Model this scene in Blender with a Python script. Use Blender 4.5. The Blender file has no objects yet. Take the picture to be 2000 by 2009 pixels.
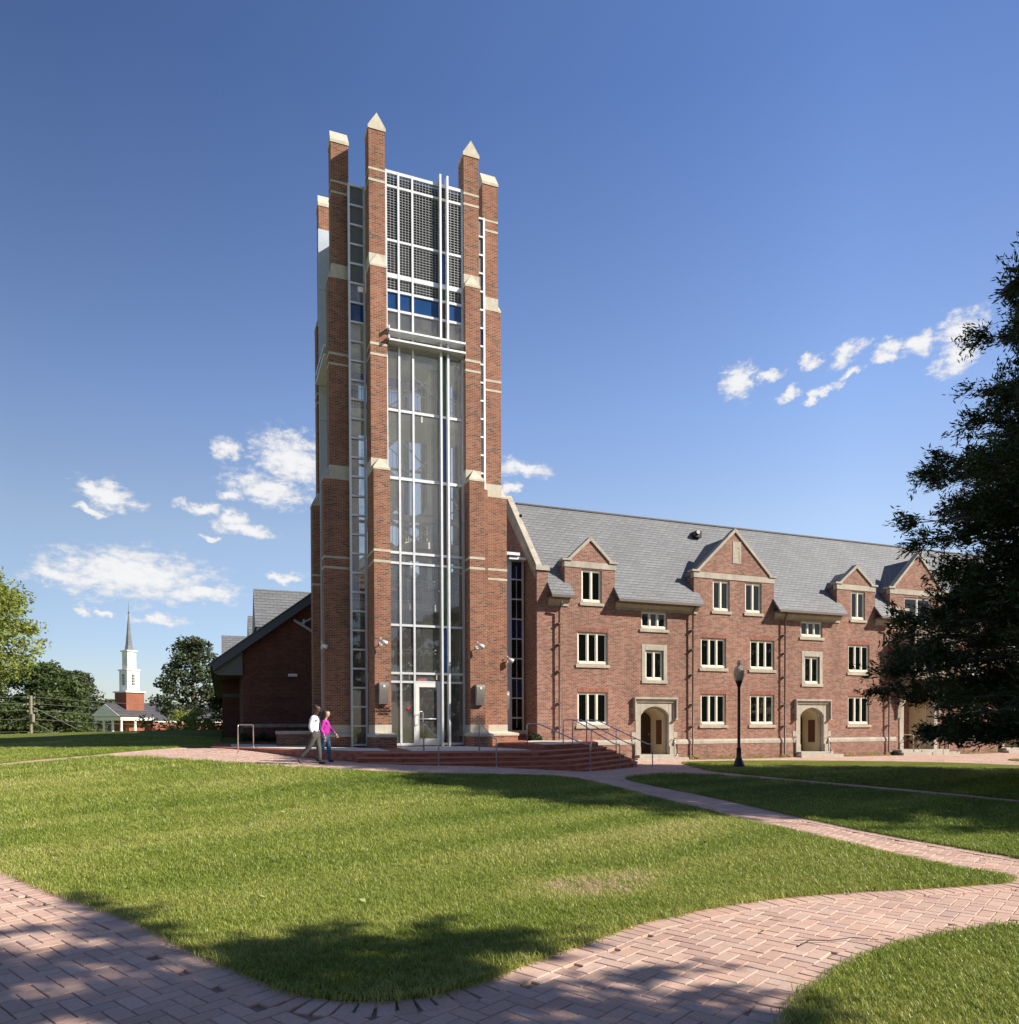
import bpy, bmesh, math, random
import numpy as np
from mathutils import Vector, Matrix
from mathutils.geometry import delaunay_2d_cdt
R = math.radians
random.seed(7); rng = np.random.default_rng(7)
sc = bpy.context.scene
COL = sc.collection
# ------------------------------------------------------------------ camera
A = math.atan(1460/3750.0)          # the camera looks this far clockwise of the facade normal (+Y)
TH, RO, HC = -0.0153, -0.0035, 1.65
cam = bpy.data.cameras.new('camera'); camo = bpy.data.objects.new('camera', cam); COL.objects.link(camo)
sc.camera = camo
cam.sensor_fit = 'HORIZONTAL'; cam.sensor_width = 36; cam.lens = 36*1460/2000
cam.shift_y = (1426+1460*math.tan(.0153)-1004.5)/2000
cam.clip_end = 5000; cam.clip_start = .1
camo.matrix_world = Matrix.Translation((0, 0, HC)) @ Matrix.Rotation(-A, 4, 'Z') @ Matrix.Rotation(math.pi/2+TH, 4, 'X') @ Matrix.Rotation(RO, 4, 'Z')
CA, SA = math.cos(A), math.sin(A)
def W(X, Z): return (X*CA+Z*SA, -X*SA+Z*CA)   # right/forward distances -> world x, y
# ------------------------------------------------------------------ light
SUN_AZ, SUN_EL = 38.0, 34.0         # azimuth from +X towards -Y
sd = Vector((math.cos(R(SUN_AZ))*math.cos(R(SUN_EL)), -math.sin(R(SUN_AZ))*math.cos(R(SUN_EL)), math.sin(R(SUN_EL))))
sl = bpy.data.lights.new('sun', 'SUN'); sl.energy = 5.0; sl.angle = R(.5); sl.color = (1, .93, .82)
so = bpy.data.objects.new('sun', sl); COL.objects.link(so); so.rotation_euler = sd.to_track_quat('Z', 'Y').to_euler()
so.location = (40, -30, 50)
sc.view_settings.view_transform = 'Standard'; sc.view_settings.look = 'None'
sc.view_settings.exposure = 0.65; sc.view_settings.gamma = 1
wd = bpy.data.worlds.new('World'); sc.world = wd; wd.use_nodes = True
def world():
    nt = wd.node_tree; n = nt.nodes; n.clear(); L = nt.links
    out = n.new('ShaderNodeOutputWorld'); bg = n.new('ShaderNodeBackground')
    sky = n.new('ShaderNodeTexSky'); sky.sky_type = 'NISHITA'; sky.sun_disc = False
    sky.sun_elevation = R(SUN_EL); sky.sun_rotation = R(90+SUN_AZ); sky.altitude = 200
    sky.air_density = 1.0; sky.dust_density = .6; sky.ozone_density = 1.6
    bg.inputs[1].default_value = SKY_STR
    tc = n.new('ShaderNodeTexCoord'); sep = n.new('ShaderNodeSeparateXYZ'); L.new(tc.outputs['Generated'], sep.inputs[0])
    def M(op, a, b=None, c=None, clamp=False):
        m = n.new('ShaderNodeMath'); m.operation = op; m.use_clamp = clamp
        for i, v in enumerate((a, b, c)):
            if v is None: continue
            if isinstance(v, (int, float)): m.inputs[i].default_value = v
            else: L.new(v, m.inputs[i])
        return m.outputs[0]
    az = M('MULTIPLY', M('ARCTAN2', sep.outputs[0], sep.outputs[1]), 57.2958)
    el = M('MULTIPLY', M('ARCSINE', sep.outputs[2]), 57.2958)
    cb = n.new('ShaderNodeCombineXYZ'); L.new(az, cb.inputs[0]); L.new(el, cb.inputs[1])
    nz = n.new('ShaderNodeTexNoise'); nz.inputs['Scale'].default_value = .55; nz.inputs['Detail'].default_value = 9; nz.inputs['Roughness'].default_value = .62
    L.new(cb.outputs[0], nz.inputs['Vector'])
    warp = n.new('ShaderNodeVectorMath'); warp.operation = 'MULTIPLY_ADD'
    L.new(nz.outputs['Color'], warp.inputs[0]); warp.inputs[1].default_value = (3.4, 2.2, 0); 
    sub = n.new('ShaderNodeVectorMath'); sub.operation = 'SUBTRACT'; L.new(cb.outputs[0], sub.inputs[0]); sub.inputs[1].default_value = (1.7, 1.1, 0)
    L.new(sub.outputs[0], warp.inputs[2])
    tot = None
    for a, e, w, h, k in CLOUDS:
        mp = n.new('ShaderNodeMapping'); mp.vector_type = 'TEXTURE'
        mp.inputs['Location'].default_value = (a, e, 0); mp.inputs['Scale'].default_value = (w, h, 1); mp.inputs['Rotation'].default_value = (0, 0, R(k))
        L.new(warp.outputs[0], mp.inputs[0])
        g = n.new('ShaderNodeTexGradient'); g.gradient_type = 'SPHERICAL'; L.new(mp.outputs[0], g.inputs[0])
        tot = g.outputs['Fac'] if tot is None else M('MAXIMUM', tot, g.outputs['Fac'])
    nz2 = n.new('ShaderNodeTexNoise'); nz2.inputs['Scale'].default_value = 1.6; nz2.inputs['Detail'].default_value = 8; nz2.inputs['Roughness'].default_value = .65
    st = n.new('ShaderNodeVectorMath'); st.operation = 'MULTIPLY'; L.new(cb.outputs[0], st.inputs[0]); st.inputs[1].default_value = (.6, 1.2, 1); L.new(st.outputs[0], nz2.inputs['Vector'])
    d = M('ADD', tot, M('MULTIPLY', M('SUBTRACT', nz2.outputs['Fac'], .5), 1.7))
    mr = n.new('ShaderNodeMapRange'); mr.interpolation_type = 'SMOOTHSTEP'; L.new(d, mr.inputs[0])
    mr.inputs[1].default_value = .08; mr.inputs[2].default_value = .78
    fac = M('MULTIPLY', M('MULTIPLY', mr.outputs[0], M('GREATER_THAN', tot, .001)), .97)
    fac = M('MULTIPLY', fac, M('MINIMUM', M('MULTIPLY', tot, 4), 1))
    # polarised look of the sky: deeper and more violet aloft and away from the sun
    cr = n.new('ShaderNodeValToRGB'); e = cr.color_ramp.elements
    while len(e) < len(SKY_EL): e.new(.5)
    for i, (p, c, g) in enumerate(SKY_EL): e[i].position = p/50; e[i].color = tuple(x*g/2 for x in c)+(1,)
    L.new(M('DIVIDE', el, 50), cr.inputs[0])
    ca = n.new('ShaderNodeValToRGB'); e = ca.color_ramp.elements; e.new(.5); e.new(.6); e.new(.7)
    for i, (p, g) in enumerate(SKY_AZ): e[i].position = (p+20)/200; e[i].color = (g/2, g/2, g/2, 1)
    L.new(M('DIVIDE', M('ADD', az, 20), 200, clamp=True), ca.inputs[0])
    m1 = n.new('ShaderNodeVectorMath'); m1.operation = 'MULTIPLY'; L.new(sky.outputs[0], m1.inputs[0]); L.new(cr.outputs[0], m1.inputs[1])
    m2 = n.new('ShaderNodeVectorMath'); m2.operation = 'MULTIPLY'; L.new(m1.outputs[0], m2.inputs[0]); L.new(ca.outputs[0], m2.inputs[1])
    mu = n.new('ShaderNodeVectorMath'); mu.operation = 'SCALE'; L.new(m2.outputs[0], mu.inputs[0]); mu.inputs['Scale'].default_value = 4
    mx = n.new('ShaderNodeMix'); mx.data_type = 'RGBA'; L.new(fac, mx.inputs[0]); L.new(mu.outputs[0], mx.inputs[6])
    mr2 = n.new('ShaderNodeMapRange'); L.new(d, mr2.inputs[0]); mr2.inputs[1].default_value = .2; mr2.inputs[2].default_value = .9; mr2.inputs[3].default_value = .50/SKY_STR; mr2.inputs[4].default_value = .60/SKY_STR
    cc = n.new('ShaderNodeCombineXYZ'); L.new(M('MULTIPLY', mr2.outputs[0], .985), cc.inputs[0]); L.new(M('MULTIPLY', mr2.outputs[0], .985), cc.inputs[1]); L.new(mr2.outputs[0], cc.inputs[2])
    L.new(cc.outputs[0], mx.inputs[7])
    L.new(mx.outputs[2], bg.inputs[0]); L.new(bg.outputs[0], out.inputs[0])
SKY_STR = .1
SKY_EL = [(0, (1.02, 1, 1.12), .62), (6, (1.02, 1, 1.12), .68), (14, (1.12, 1, .97), .82), (22, (1.02, 1, 1.12), .80), (40, (.87, 1, 1.34), .60)]
SKY_AZ = [(-12, 1.0), (21, 1.5), (46, 1.66), (75, 1.0), (178, .75)]
def azel(x, y, w, h, rot=0):
    v = Matrix.Rotation(-A, 3, 'Z') @ Vector(((x-1000)/1460, 1, (1426-y)/1460))
    a = math.degrees(math.atan2(v.x, v.y)); e = math.degrees(math.asin(v.z/v.length))
    k = 57.3/1460*math.cos(math.atan((x-1000)/1460))**1.2
    return (a, e, w/2*k*1.35, h/2*k*1.5, rot)
# directions of the clouds as azimuth, elevation, half widths in degrees
CLOUDS = [(-5.6, 10.3, 7.6, 2.5, 0), (-6.5, 10.6, 4.2, 1.9, 0), (-10.0, 9.9, 3.0, .9, 0), (-1.2, 9.5, 4.0, 1.0, 0),
          azel(580, 905, 170, 84, -12), azel(448, 888, 62, 40), azel(530, 962, 165, 52, -8), azel(455, 974, 60, 22), azel(212, 966, 120, 44, -14),
          azel(392, 996, 85, 20), azel(462, 1016, 70, 26), azel(480, 1038, 120, 28, -8), azel(560, 1130, 90, 18), azel(310, 1212, 120, 20), azel(200, 1197, 32, 14), azel(164, 1193, 26, 16),
          (166, 20, 15, 13, 0), (146, 12, 20, 6, 0), (172, 36, 8, 6, 10), (176, 8, 5, 5, 0), azel(1035, 918, 115, 28, -8), azel(1002, 958, 36, 22), azel(182, 998, 62, 14), azel(420, 1055, 50, 12),  # plain tuples here: unseen clouds behind the camera, added to whiten glass reflections
          azel(1450, 752, 66, 54, 20), azel(1510, 748, 60, 20, 18), azel(1592, 717, 36, 22), azel(1662, 700, 74, 36, 12), azel(1742, 692, 56, 38, 24), azel(1735, 716, 56, 20),
          azel(1797, 690, 64, 36, 10), azel(1885, 660, 96, 66, 0), azel(1872, 712, 90, 50, 20), azel(1553, 778, 24, 46, -60), azel(1610, 776, 80, 14, 18), azel(1590, 790, 30, 22, 40), azel(1665, 740, 50, 16, 14)]
world()
# ------------------------------------------------------------------ terrain heights
CPT = [(1000,0,0),(0,6,0),(2000,6,0),(1000,6,0),(0,10,.05),(1000,10,.03),(2000,10,0),(300,12.2,.15),(1000,14,.08),(1700,14,0),(0,16,.2),(500,17,.28),(1000,18,.15),(1500,20,0),(700,19.5,.42),(628,22.4,.53),(853,22.6,.46),(966,22.8,.40),(1125,25,.18),(1201,28,.10),(1260,31,.05),(1448,29.4,-.03),(2000,25,-.05),(1300,36,-.05),(1500,41,-.08),(1750,48,-.1),(2000,55,-.1),(0,24,.43),(0,34,.66),(182,26.5,.615),(413,29.5,.82),(0,45,1.0),(0,60,1.22),(186,60,1.35),(333,55,1.45),(416,46,1.42),(477,42,.85),(340,40,1.12),(560,40,.5),(700,30,.55),(900,32,.35),(-500,30,.55),(-500,60,1.1),(-800,15,.1),(2600,20,0),(2600,50,-.1),(0,100,.7),(400,100,.7),(1000,100,0),(2000,100,-.2),(1000,-15,0),(-2000,8,0),(4000,8,0)]
def _tps():
    P = []
    for x, Z, z in CPT:
        X = 0 if Z in (0, -15) else (x-1000)/1460.*Z
        P.append(W(X, Z)+(z,))
    P = np.array(P); n = len(P); k = lambda r: r**2*np.log(r+1e-9)
    D = np.hypot(P[:, None, 0]-P[None, :, 0], P[:, None, 1]-P[None, :, 1])
    Q = np.c_[np.ones(n), P[:, :2]]
    Mx = np.block([[k(D)+np.eye(n)*1.5, Q], [Q.T, np.zeros((3, 3))]])
    return P, np.linalg.solve(Mx, np.r_[P[:, 2], 0, 0, 0])
TP, TW = _tps()
def H(u, v):
    u = np.asarray(u, float); v = np.asarray(v, float); n = len(TP)
    r = np.hypot(u[..., None]-TP[:, 0], v[..., None]-TP[:, 1])
    z = (r**2*np.log(r+1e-9))@TW[:n]+TW[n]+TW[n+1]*u+TW[n+2]*v
    d = np.hypot(u, v); w = np.clip((d-65)/50, 0, 1); w = w*w*(3-2*w)
    return z*(1-w)+.2*w
# ------------------------------------------------------------------ materials
MATS = {}
class NT:
    def __init__(s, name):
        s.m = bpy.data.materials.new(name); s.m.use_nodes = True; s.n = s.m.node_tree.nodes; s.L = s.m.node_tree.links; s.n.clear()
        s.out = s.n.new('ShaderNodeOutputMaterial')
    def new(s, t, **kw):
        x = s.n.new(t)
        for k, v in kw.items(): setattr(x, k, v)
        return x
    def set(s, sock, v):
        if isinstance(v, bpy.types.NodeSocket): s.L.new(v, sock)
        elif isinstance(v, (tuple, list)) and len(v) == 3 and sock.type == 'RGBA': sock.default_value = (*v, 1)
        else: sock.default_value = v
    def M(s, op, a, b=None, c=None, clamp=False):
        m = s.new('ShaderNodeMath', operation=op, use_clamp=clamp)
        for i, v in enumerate((a, b, c)):
            if v is not None: s.set(m.inputs[i], v)
        return m.outputs[0]
    def mix(s, f, a, b, blend='MIX'):
        m = s.new('ShaderNodeMix', data_type='RGBA', blend_type=blend); s.set(m.inputs[0], f); s.set(m.inputs[6], a); s.set(m.inputs[7], b); return m.outputs[2]
    def noise(s, scale, detail=4, rough=.55, vec=None, out='Fac'):
        t = s.new('ShaderNodeTexNoise'); t.inputs['Scale'].default_value = scale; t.inputs['Detail'].default_value = detail; t.inputs['Roughness'].default_value = rough
        if vec is not None: s.L.new(vec, t.inputs['Vector'])
        return t.outputs[out]
    def ramp(s, f, stops, interp='LINEAR'):
        r = s.new('ShaderNodeValToRGB'); r.color_ramp.interpolation = interp; e = r.color_ramp.elements
        while len(e) < len(stops): e.new(.5)
        for i, (p, c) in enumerate(stops): e[i].position = p; e[i].color = (*c, 1)
        s.L.new(f, r.inputs[0]); return r.outputs[0]
    def pos(s): return s.new('ShaderNodeNewGeometry').outputs['Position']
    def bump(s, h, st=.3, dist=.02):
        b = s.new('ShaderNodeBump'); b.inputs['Strength'].default_value = st; b.inputs['Distance'].default_value = dist; s.L.new(h, b.inputs['Height']); return b.outputs[0]
    def bsdf(s, col, rough=.8, metal=0, spec=.3, normal=None, **kw):
        p = s.new('ShaderNodeBsdfPrincipled'); s.set(p.inputs['Base Color'], col); s.set(p.inputs['Roughness'], rough); s.set(p.inputs['Metallic'], metal)
        s.set(p.inputs['Specular IOR Level'], spec)
        if normal is not None: s.L.new(normal, p.inputs['Normal'])
        for k, v in kw.items(): s.set(p.inputs[k], v)
        return p
    def done(s, sh): s.L.new(sh.outputs[0] if hasattr(sh, 'outputs') else sh, s.out.inputs[0]); return s.m
def brickmat(name, stops, mortar, w=.203, h=.0677, joint=.011, soldier=False, rough=.88):
    t = NT(name); g = t.new('ShaderNodeNewGeometry'); sp = t.new('ShaderNodeSeparateXYZ'); t.L.new(g.outputs['Position'], sp.inputs[0])
    sn = t.new('ShaderNodeSeparateXYZ'); t.L.new(g.outputs['True Normal'], sn.inputs[0])
    side = t.M('GREATER_THAN', t.M('ABSOLUTE', sn.outputs[0]), .6)
    top = t.M('GREATER_THAN', t.M('ABSOLUTE', sn.outputs[2]), .7)
    a = t.M('ADD', t.M('MULTIPLY', sp.outputs[0], t.M('SUBTRACT', 1, side)), t.M('MULTIPLY', sp.outputs[1], side))
    b = t.M('ADD', t.M('MULTIPLY', sp.outputs[2], t.M('SUBTRACT', 1, top)), t.M('MULTIPLY', sp.outputs[1], top))
    a = t.M('ADD', a, 200); b = t.M('ADD', b, 100)
    if soldier: w, h = .0677, .4
    row = t.M('FLOOR', t.M('DIVIDE', b, h)); off = 0 if soldier else t.M('MULTIPLY', t.M('MODULO', row, 2), w/2)
    ax = t.M('ADD', a, off); col = t.M('FLOOR', t.M('DIVIDE', ax, w))
    fx = t.M('SUBTRACT', ax, t.M('MULTIPLY', col, w)); fz = t.M('SUBTRACT', b, t.M('MULTIPLY', row, h))
    cv = t.new('ShaderNodeCombineXYZ'); t.L.new(col, cv.inputs[0]); t.L.new(row, cv.inputs[1])
    wn = t.new('ShaderNodeTexWhiteNoise', noise_dimensions='2D'); t.L.new(cv.outputs[0], wn.inputs['Vector'])
    c = t.ramp(wn.outputs['Value'], stops, 'CONSTANT')
    mm = t.M('LESS_THAN', fx, joint) if soldier else t.M('MAXIMUM', t.M('LESS_THAN', fx, joint), t.M('LESS_THAN', fz, joint))
    ns = t.noise(.35, 5, .6, g.outputs['Position']); n2 = t.noise(30, 3, .6, g.outputs['Position'])
    c = t.mix(mm, c, mortar)
    c = t.mix(1.0, c, t.ramp(ns, [(.25, (.84, .84, .84)), (.75, (1.1, 1.08, 1.06))]), 'MULTIPLY')
    c = t.mix(.5, c, t.ramp(n2, [(.2, (.75, .75, .75)), (.8, (1.2, 1.2, 1.2))]), 'MULTIPLY')
    mp = t.new('ShaderNodeMapping'); mp.inputs['Scale'].default_value = (1.6, 1.6, .22); t.L.new(g.outputs['Position'], mp.inputs[0]); n3 = t.noise(1, 5, .65, mp.outputs[0])
    c = t.mix(.8, c, t.ramp(n3, [(.3, (.80, .79, .80)), (.55, (1.0, 1.0, 1.0)), (.78, (1.14, 1.13, 1.12))]), 'MULTIPLY')
    return t.done(t.bsdf(c, rough, spec=.2, normal=t.bump(t.M('SUBTRACT', 1, mm), .5, .006)))
BK = [(0, (.255, .10, .062)), (.3, (.295, .128, .08)), (.55, (.22, .084, .055)), (.74, (.275, .145, .10)), (.86, (.14, .08, .056)), (.94, (.10, .074, .062))]
MATS['brick'] = brickmat('tower_brick', BK, (.46, .36, .26))
BW = [(0, (.25, .108, .078)), (.3, (.325, .16, .115)), (.55, (.215, .09, .066)), (.75, (.285, .165, .128)), (.9, (.15, .088, .07))]
MATS['brickw'] = brickmat('wing_brick', BW, (.45, .36, .285), joint=.013)
MATS['soldier'] = brickmat('soldier_brick', [(0, (.25, .085, .06)), (.5, (.31, .12, .085))], (.42, .30, .23), soldier=True)
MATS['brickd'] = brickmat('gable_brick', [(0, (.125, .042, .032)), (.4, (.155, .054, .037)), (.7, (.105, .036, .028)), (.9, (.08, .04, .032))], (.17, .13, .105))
MATS['church_brick'] = brickmat('church_brick', [(0, (.26, .085, .05)), (.5, (.31, .10, .06))], (.32, .18, .13))
MATS['terrace_brick'] = brickmat('terrace_brick', [(0, (.34, .12, .08)), (.4, (.40, .155, .10)), (.7, (.29, .10, .07))], (.36, .2, .15), w=.2, h=.1, joint=.008)
def stone(name, base, var=.12, scale=3, rough=.85, joints=0):
    t = NT(name); p = t.pos(); n1 = t.noise(scale, 5, .6, p); n2 = t.noise(40, 3, .6, p)
    c = t.mix(1, base, t.ramp(n1, [(.3, (1-var,)*3), (.7, (1+var, 1+var*.95, 1+var*.9))]), 'MULTIPLY')
    mp = t.new('ShaderNodeMapping'); mp.inputs['Scale'].default_value = (7, 7, .8); t.L.new(p, mp.inputs[0]); n3 = t.noise(1, 4, .6, mp.outputs[0])
    c = t.mix(min(1, var*5), c, t.ramp(n3, [(.3, (.80, .79, .77)), (.55, (1.0, 1.0, 1.0)), (.8, (1.06, 1.05, 1.04))]), 'MULTIPLY')
    return t.done(t.bsdf(c, rough, spec=.25, normal=t.bump(n2, .15, .01)))
MATS['stone'] = stone('limestone', (.52, .475, .385)); MATS['stonew'] = stone('wing_limestone', (.42, .38, .315), .16, 2)
MATS['stoned'] = stone('weathered_stone', (.30, .25, .21), .25, 3)
MATS['concrete'] = stone('pale_concrete', (.66, .60, .50), .08); MATS['plaster'] = stone('cream_plaster', (.62, .52, .36), .05, 1)
MATS['white_int'] = stone('interior_white', (.88, .87, .84), .04, 1, .6)
MATS['cream_int'] = stone('interior_cream', (.58, .53, .42), .05, 1, .6)
MATS['white_paint'] = stone('white_painted_wood', (.80, .79, .76), .04, 1, .5)
MATS['winframe'] = stone('window_frame_paint', (.70, .66, .53), .04, 2, .5)
MATS['soil'] = stone('mulch_soil', (.24, .16, .10), .4, 6, .95)
MATS['sand'] = stone('joint_sand', (.30, .22, .17), .25, 8, .95)
def plain(name, col, rough=.5, metal=0, spec=.5, var=.06, scale=4):
    t = NT(name); n1 = t.noise(scale, 4, .6, t.pos())
    c = t.mix(1, col, t.ramp(n1, [(.3, (1-var,)*3), (.7, (1+var,)*3)]), 'MULTIPLY')
    return t.done(t.bsdf(c, t.M('ADD', rough-.05, t.M('MULTIPLY', n1, .1)), metal, spec))
for k, a in dict(alum=((.70, .71, .72), .38, .35, .5), panel=((.50, .55, .62), .4, .2), steel=((.62, .62, .62), .28, .9), fixture=((.30, .28, .26), .4, .5), black=((.012, .012, .013), .35), copper=((.12, .09, .08), .5, .2),
                 rake=((.065, .08, .095), .5), soffit=((.30, .26, .14), .6), greypanel=((.12, .13, .13), .6), darkwood=((.05, .025, .013), .55), woodint=((.25, .13, .06), .5), louvre=((.36, .37, .38), .45, .4), louvre_back=((.14, .145, .15), .6),
                 doorpaint=((.72, .70, .65), .45), rail_int=((.66, .62, .52), .5), ochre=((.45, .33, .16), .6), pole=((.26, .22, .17), .9), wire=((.25, .24, .23), .6), metalroof=((.2, .21, .22), .5),
                 shirt=((.80, .78, .92), .8, 0, .2), trousers=((.085, .082, .08), .85, 0, .2), jeans=((.06, .11, .19), .85, 0, .2), magenta=((.52, .045, .36), .8, 0, .2), skin_dark=((.10, .045, .025), .5), skin_light=((.62, .34, .24), .5), hair=((.018, .011, .009), .55), shoe=((.012, .011, .012), .4), tie=((.03, .035, .06), .6),
                 bronze=((.06, .04, .03), .5, .3), trunk=((.10, .08, .06), .9), deadleaf=((.24, .14, .07), .8), paleleaf=((.28, .34, .10), .7), twig=((.07, .05, .04), .8)).items():
    MATS[k] = plain(k, *a)
def slate(name, base, axis_u=True, w=.34, h=.21):
    t = NT(name); g = t.new('ShaderNodeNewGeometry'); sp = t.new('ShaderNodeSeparateXYZ'); t.L.new(g.outputs['Position'], sp.inputs[0])
    a = t.M('ADD', sp.outputs[0] if axis_u else sp.outputs[1], 200); b = t.M('ADD', t.M('MULTIPLY', sp.outputs[2], 1.28), 50)
    row = t.M('FLOOR', t.M('DIVIDE', b, h)); ax = t.M('ADD', a, t.M('MULTIPLY', t.M('MODULO', row, 2), w/2))
    col = t.M('FLOOR', t.M('DIVIDE', ax, w))
    cv = t.new('ShaderNodeCombineXYZ'); t.L.new(col, cv.inputs[0]); t.L.new(row, cv.inputs[1])
    wn = t.new('ShaderNodeTexWhiteNoise', noise_dimensions='2D'); t.L.new(cv.outputs[0], wn.inputs['Vector'])
    fx = t.M('SUBTRACT', ax, t.M('MULTIPLY', col, w)); fz = t.M('SUBTRACT', b, t.M('MULTIPLY', row, h))
    # alternate slates drawn a little lower, with stepped shadow lines painted into the colour
    drop = t.M('MULTIPLY', t.M('GREATER_THAN', wn.outputs['Value'], .5), .02)
    line = t.M('MAXIMUM', t.M('LESS_THAN', t.M('SUBTRACT', fz, drop), .026), t.M('LESS_THAN', fx, .018))
    c = t.ramp(wn.outputs['Value'], [(0, tuple(x*.88 for x in base)), (.5, base), (1, tuple(x*1.14 for x in base))])
    c = t.mix(t.M('MULTIPLY', line, .85), c, tuple(x*.22 for x in base))
    ns = t.noise(.5, 5, .6, g.outputs['Position']); c = t.mix(1, c, t.ramp(ns, [(.3, (.9, .9, .9)), (.7, (1.08, 1.08, 1.08))]), 'MULTIPLY')
    hh = t.M('ADD', t.M('MULTIPLY', fz, -3), t.M('MULTIPLY', wn.outputs['Value'], .3))
    return t.done(t.bsdf(c, .62, spec=.4, normal=t.bump(hh, .35, .02)))
MATS['slate'] = slate('slate_roof', (.19, .193, .197)); MATS['slate_v'] = slate('slate_roof_side', (.15, .153, .16), False)
MATS['shingle'] = slate('shingle_roof', (.16, .165, .172), True, .45, .24); MATS['church_roof'] = slate('church_shingle', (.085, .08, .085), True, .6, .4)
MATS['spire'] = slate('spire_slate', (.17, .18, .20), True, .5, .4)
def glass(name, tint, refl=1.0, body=0.0, bodycol=(0, 0, 0)):
    t = NT(name); fr = t.new('ShaderNodeFresnel'); fr.inputs[0].default_value = 1.5
    tr = t.new('ShaderNodeBsdfTransparent'); tr.inputs[0].default_value = (*tint, 1)
    gl = t.new('ShaderNodeBsdfGlossy'); gl.inputs['Roughness'].default_value = .015
    nb = t.noise(1.1, 2, .5, t.pos()); t.L.new(t.bump(nb, .05, .05), gl.inputs['Normal'])
    first = tr.outputs[0]
    if body:
        df = t.new('ShaderNodeBsdfDiffuse'); df.inputs[0].default_value = (*bodycol, 1); mb = t.new('ShaderNodeMixShader'); mb.inputs[0].default_value = body
        t.L.new(tr.outputs[0], mb.inputs[1]); t.L.new(df.outputs[0], mb.inputs[2]); first = mb.outputs[0]
    ms = t.new('ShaderNodeMixShader'); t.L.new(t.M('MULTIPLY', fr.outputs[0], refl, clamp=True), ms.inputs[0]); t.L.new(first, ms.inputs[1]); t.L.new(gl.outputs[0], ms.inputs[2])
    return t.done(ms)
MATS['glass'] = glass('clear_glass', (.98, .975, .95), 1.9, .055, (.9, .9, .88)); MATS['blueglass'] = glass('blue_glass', (.10, .28, .6), 1.3, .55, (.02, .09, .28))  # clear panes: white dust haze put in to lighten the dim tower
MATS['greenglass'] = glass('green_glass', (.28, .42, .30), 1.3, .35, (.10, .2, .12)); MATS['maroonglass'] = glass('maroon_glass', (.35, .22, .2), 1.3, .4, (.12, .06, .05)); MATS['greyglass'] = glass('grey_glass', (.35, .34, .33), 1.3, .3, (.1, .1, .1))
MATS['darkglass'] = glass('window_glass', (.4, .42, .38), 1.1, .62, (.006, .008, .006))  # near-black body stands in for the dark rooms behind the panes
MATS['navyglass'] = glass('navy_glass', (.10, .16, .3), 1.2, .6, (.012, .03, .09))
def globe_mat():
    t = NT('lamp_globe'); return t.done(t.bsdf((.62, .48, .34), .25, spec=.5, **{'Transmission Weight': .25}))
MATS['globe'] = globe_mat()
def emis(name, c, s): 
    t = NT(name); e = t.new('ShaderNodeEmission'); e.inputs[0].default_value = (*c, 1); e.inputs[1].default_value = s; return t.done(e)
MATS['exit_red'] = emis('exit_light', (.9, .06, .04), .9)
MATS['red'] = plain('red_sticker', (.75, .02, .02), .4)
def grass_ground(name, near=True):
    t = NT(name); p = t.pos()
    mp = t.new('ShaderNodeMapping'); mp.inputs['Rotation'].default_value = (0, 0, R(20)); mp.inputs['Scale'].default_value = (.12, 1.1, 1); t.L.new(p, mp.inputs[0])
    s1 = t.noise(1.0, 4, .55, mp.outputs[0]); s2 = t.noise(9, 5, .7, p); s3 = t.noise(.25, 3, .5, p); s4 = t.noise(60, 3, .7, p)
    a = t.ramp(s1, [(.3, (.17, .21, .035)), (.52, (.28, .305, .065)), (.72, (.39, .38, .11))])
    a = t.mix(t.M('MULTIPLY', s3, .5), a, (.12, .165, .02))
    a = t.mix(.9, a, t.ramp(s2, [(.25, (.6, .6, .6)), (.75, (1.4, 1.4, 1.4))]), 'MULTIPLY')
    a = t.mix(.8, a, t.ramp(s4, [(.25, (.55, .55, .55)), (.75, (1.45, 1.45, 1.45))]), 'MULTIPLY')
    if near: a = t.mix(.45, a, (.07, .085, .02))
    h = t.M('ADD', t.M('MULTIPLY', s4, .6), s2)
    return t.done(t.bsdf(a, .95, spec=.05, normal=t.bump(h, .9, .06)))
MATS['lawn'] = grass_ground('lawn_turf'); MATS['lawn_far'] = grass_ground('lawn_far_turf', False)
def blade_mat():
    t = NT('grass_blades'); at = t.new('ShaderNodeAttribute', attribute_type='INSTANCER', attribute_name='tint'); 
    vr = t.new('ShaderNodeAttribute', attribute_name='bl')
    base = t.ramp(at.outputs['Fac'], [(0, (.12, .185, .022)), (.3, (.25, .33, .045)), (.6, (.43, .455, .115)), (.85, (.58, .54, .23)), (1, (.62, .50, .30))])
    c = t.mix(1, base, t.ramp(vr.outputs['Fac'], [(0, (.6, .65, .5)), (.8, (1.05, 1.02, 1)), (1, (1.7, 1.5, 1.6))]), 'MULTIPLY')  # whitest blades carry a highlight painted into their colour
    d = t.bsdf(c, .42, spec=.5); tr = t.new('ShaderNodeBsdfTranslucent'); t.L.new(c, tr.inputs[0])
    ms = t.new('ShaderNodeMixShader'); ms.inputs[0].default_value = .3; t.L.new(d.outputs[0], ms.inputs[1]); t.L.new(tr.outputs[0], ms.inputs[2]); return t.done(ms)
MATS['blade'] = blade_mat()
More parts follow.
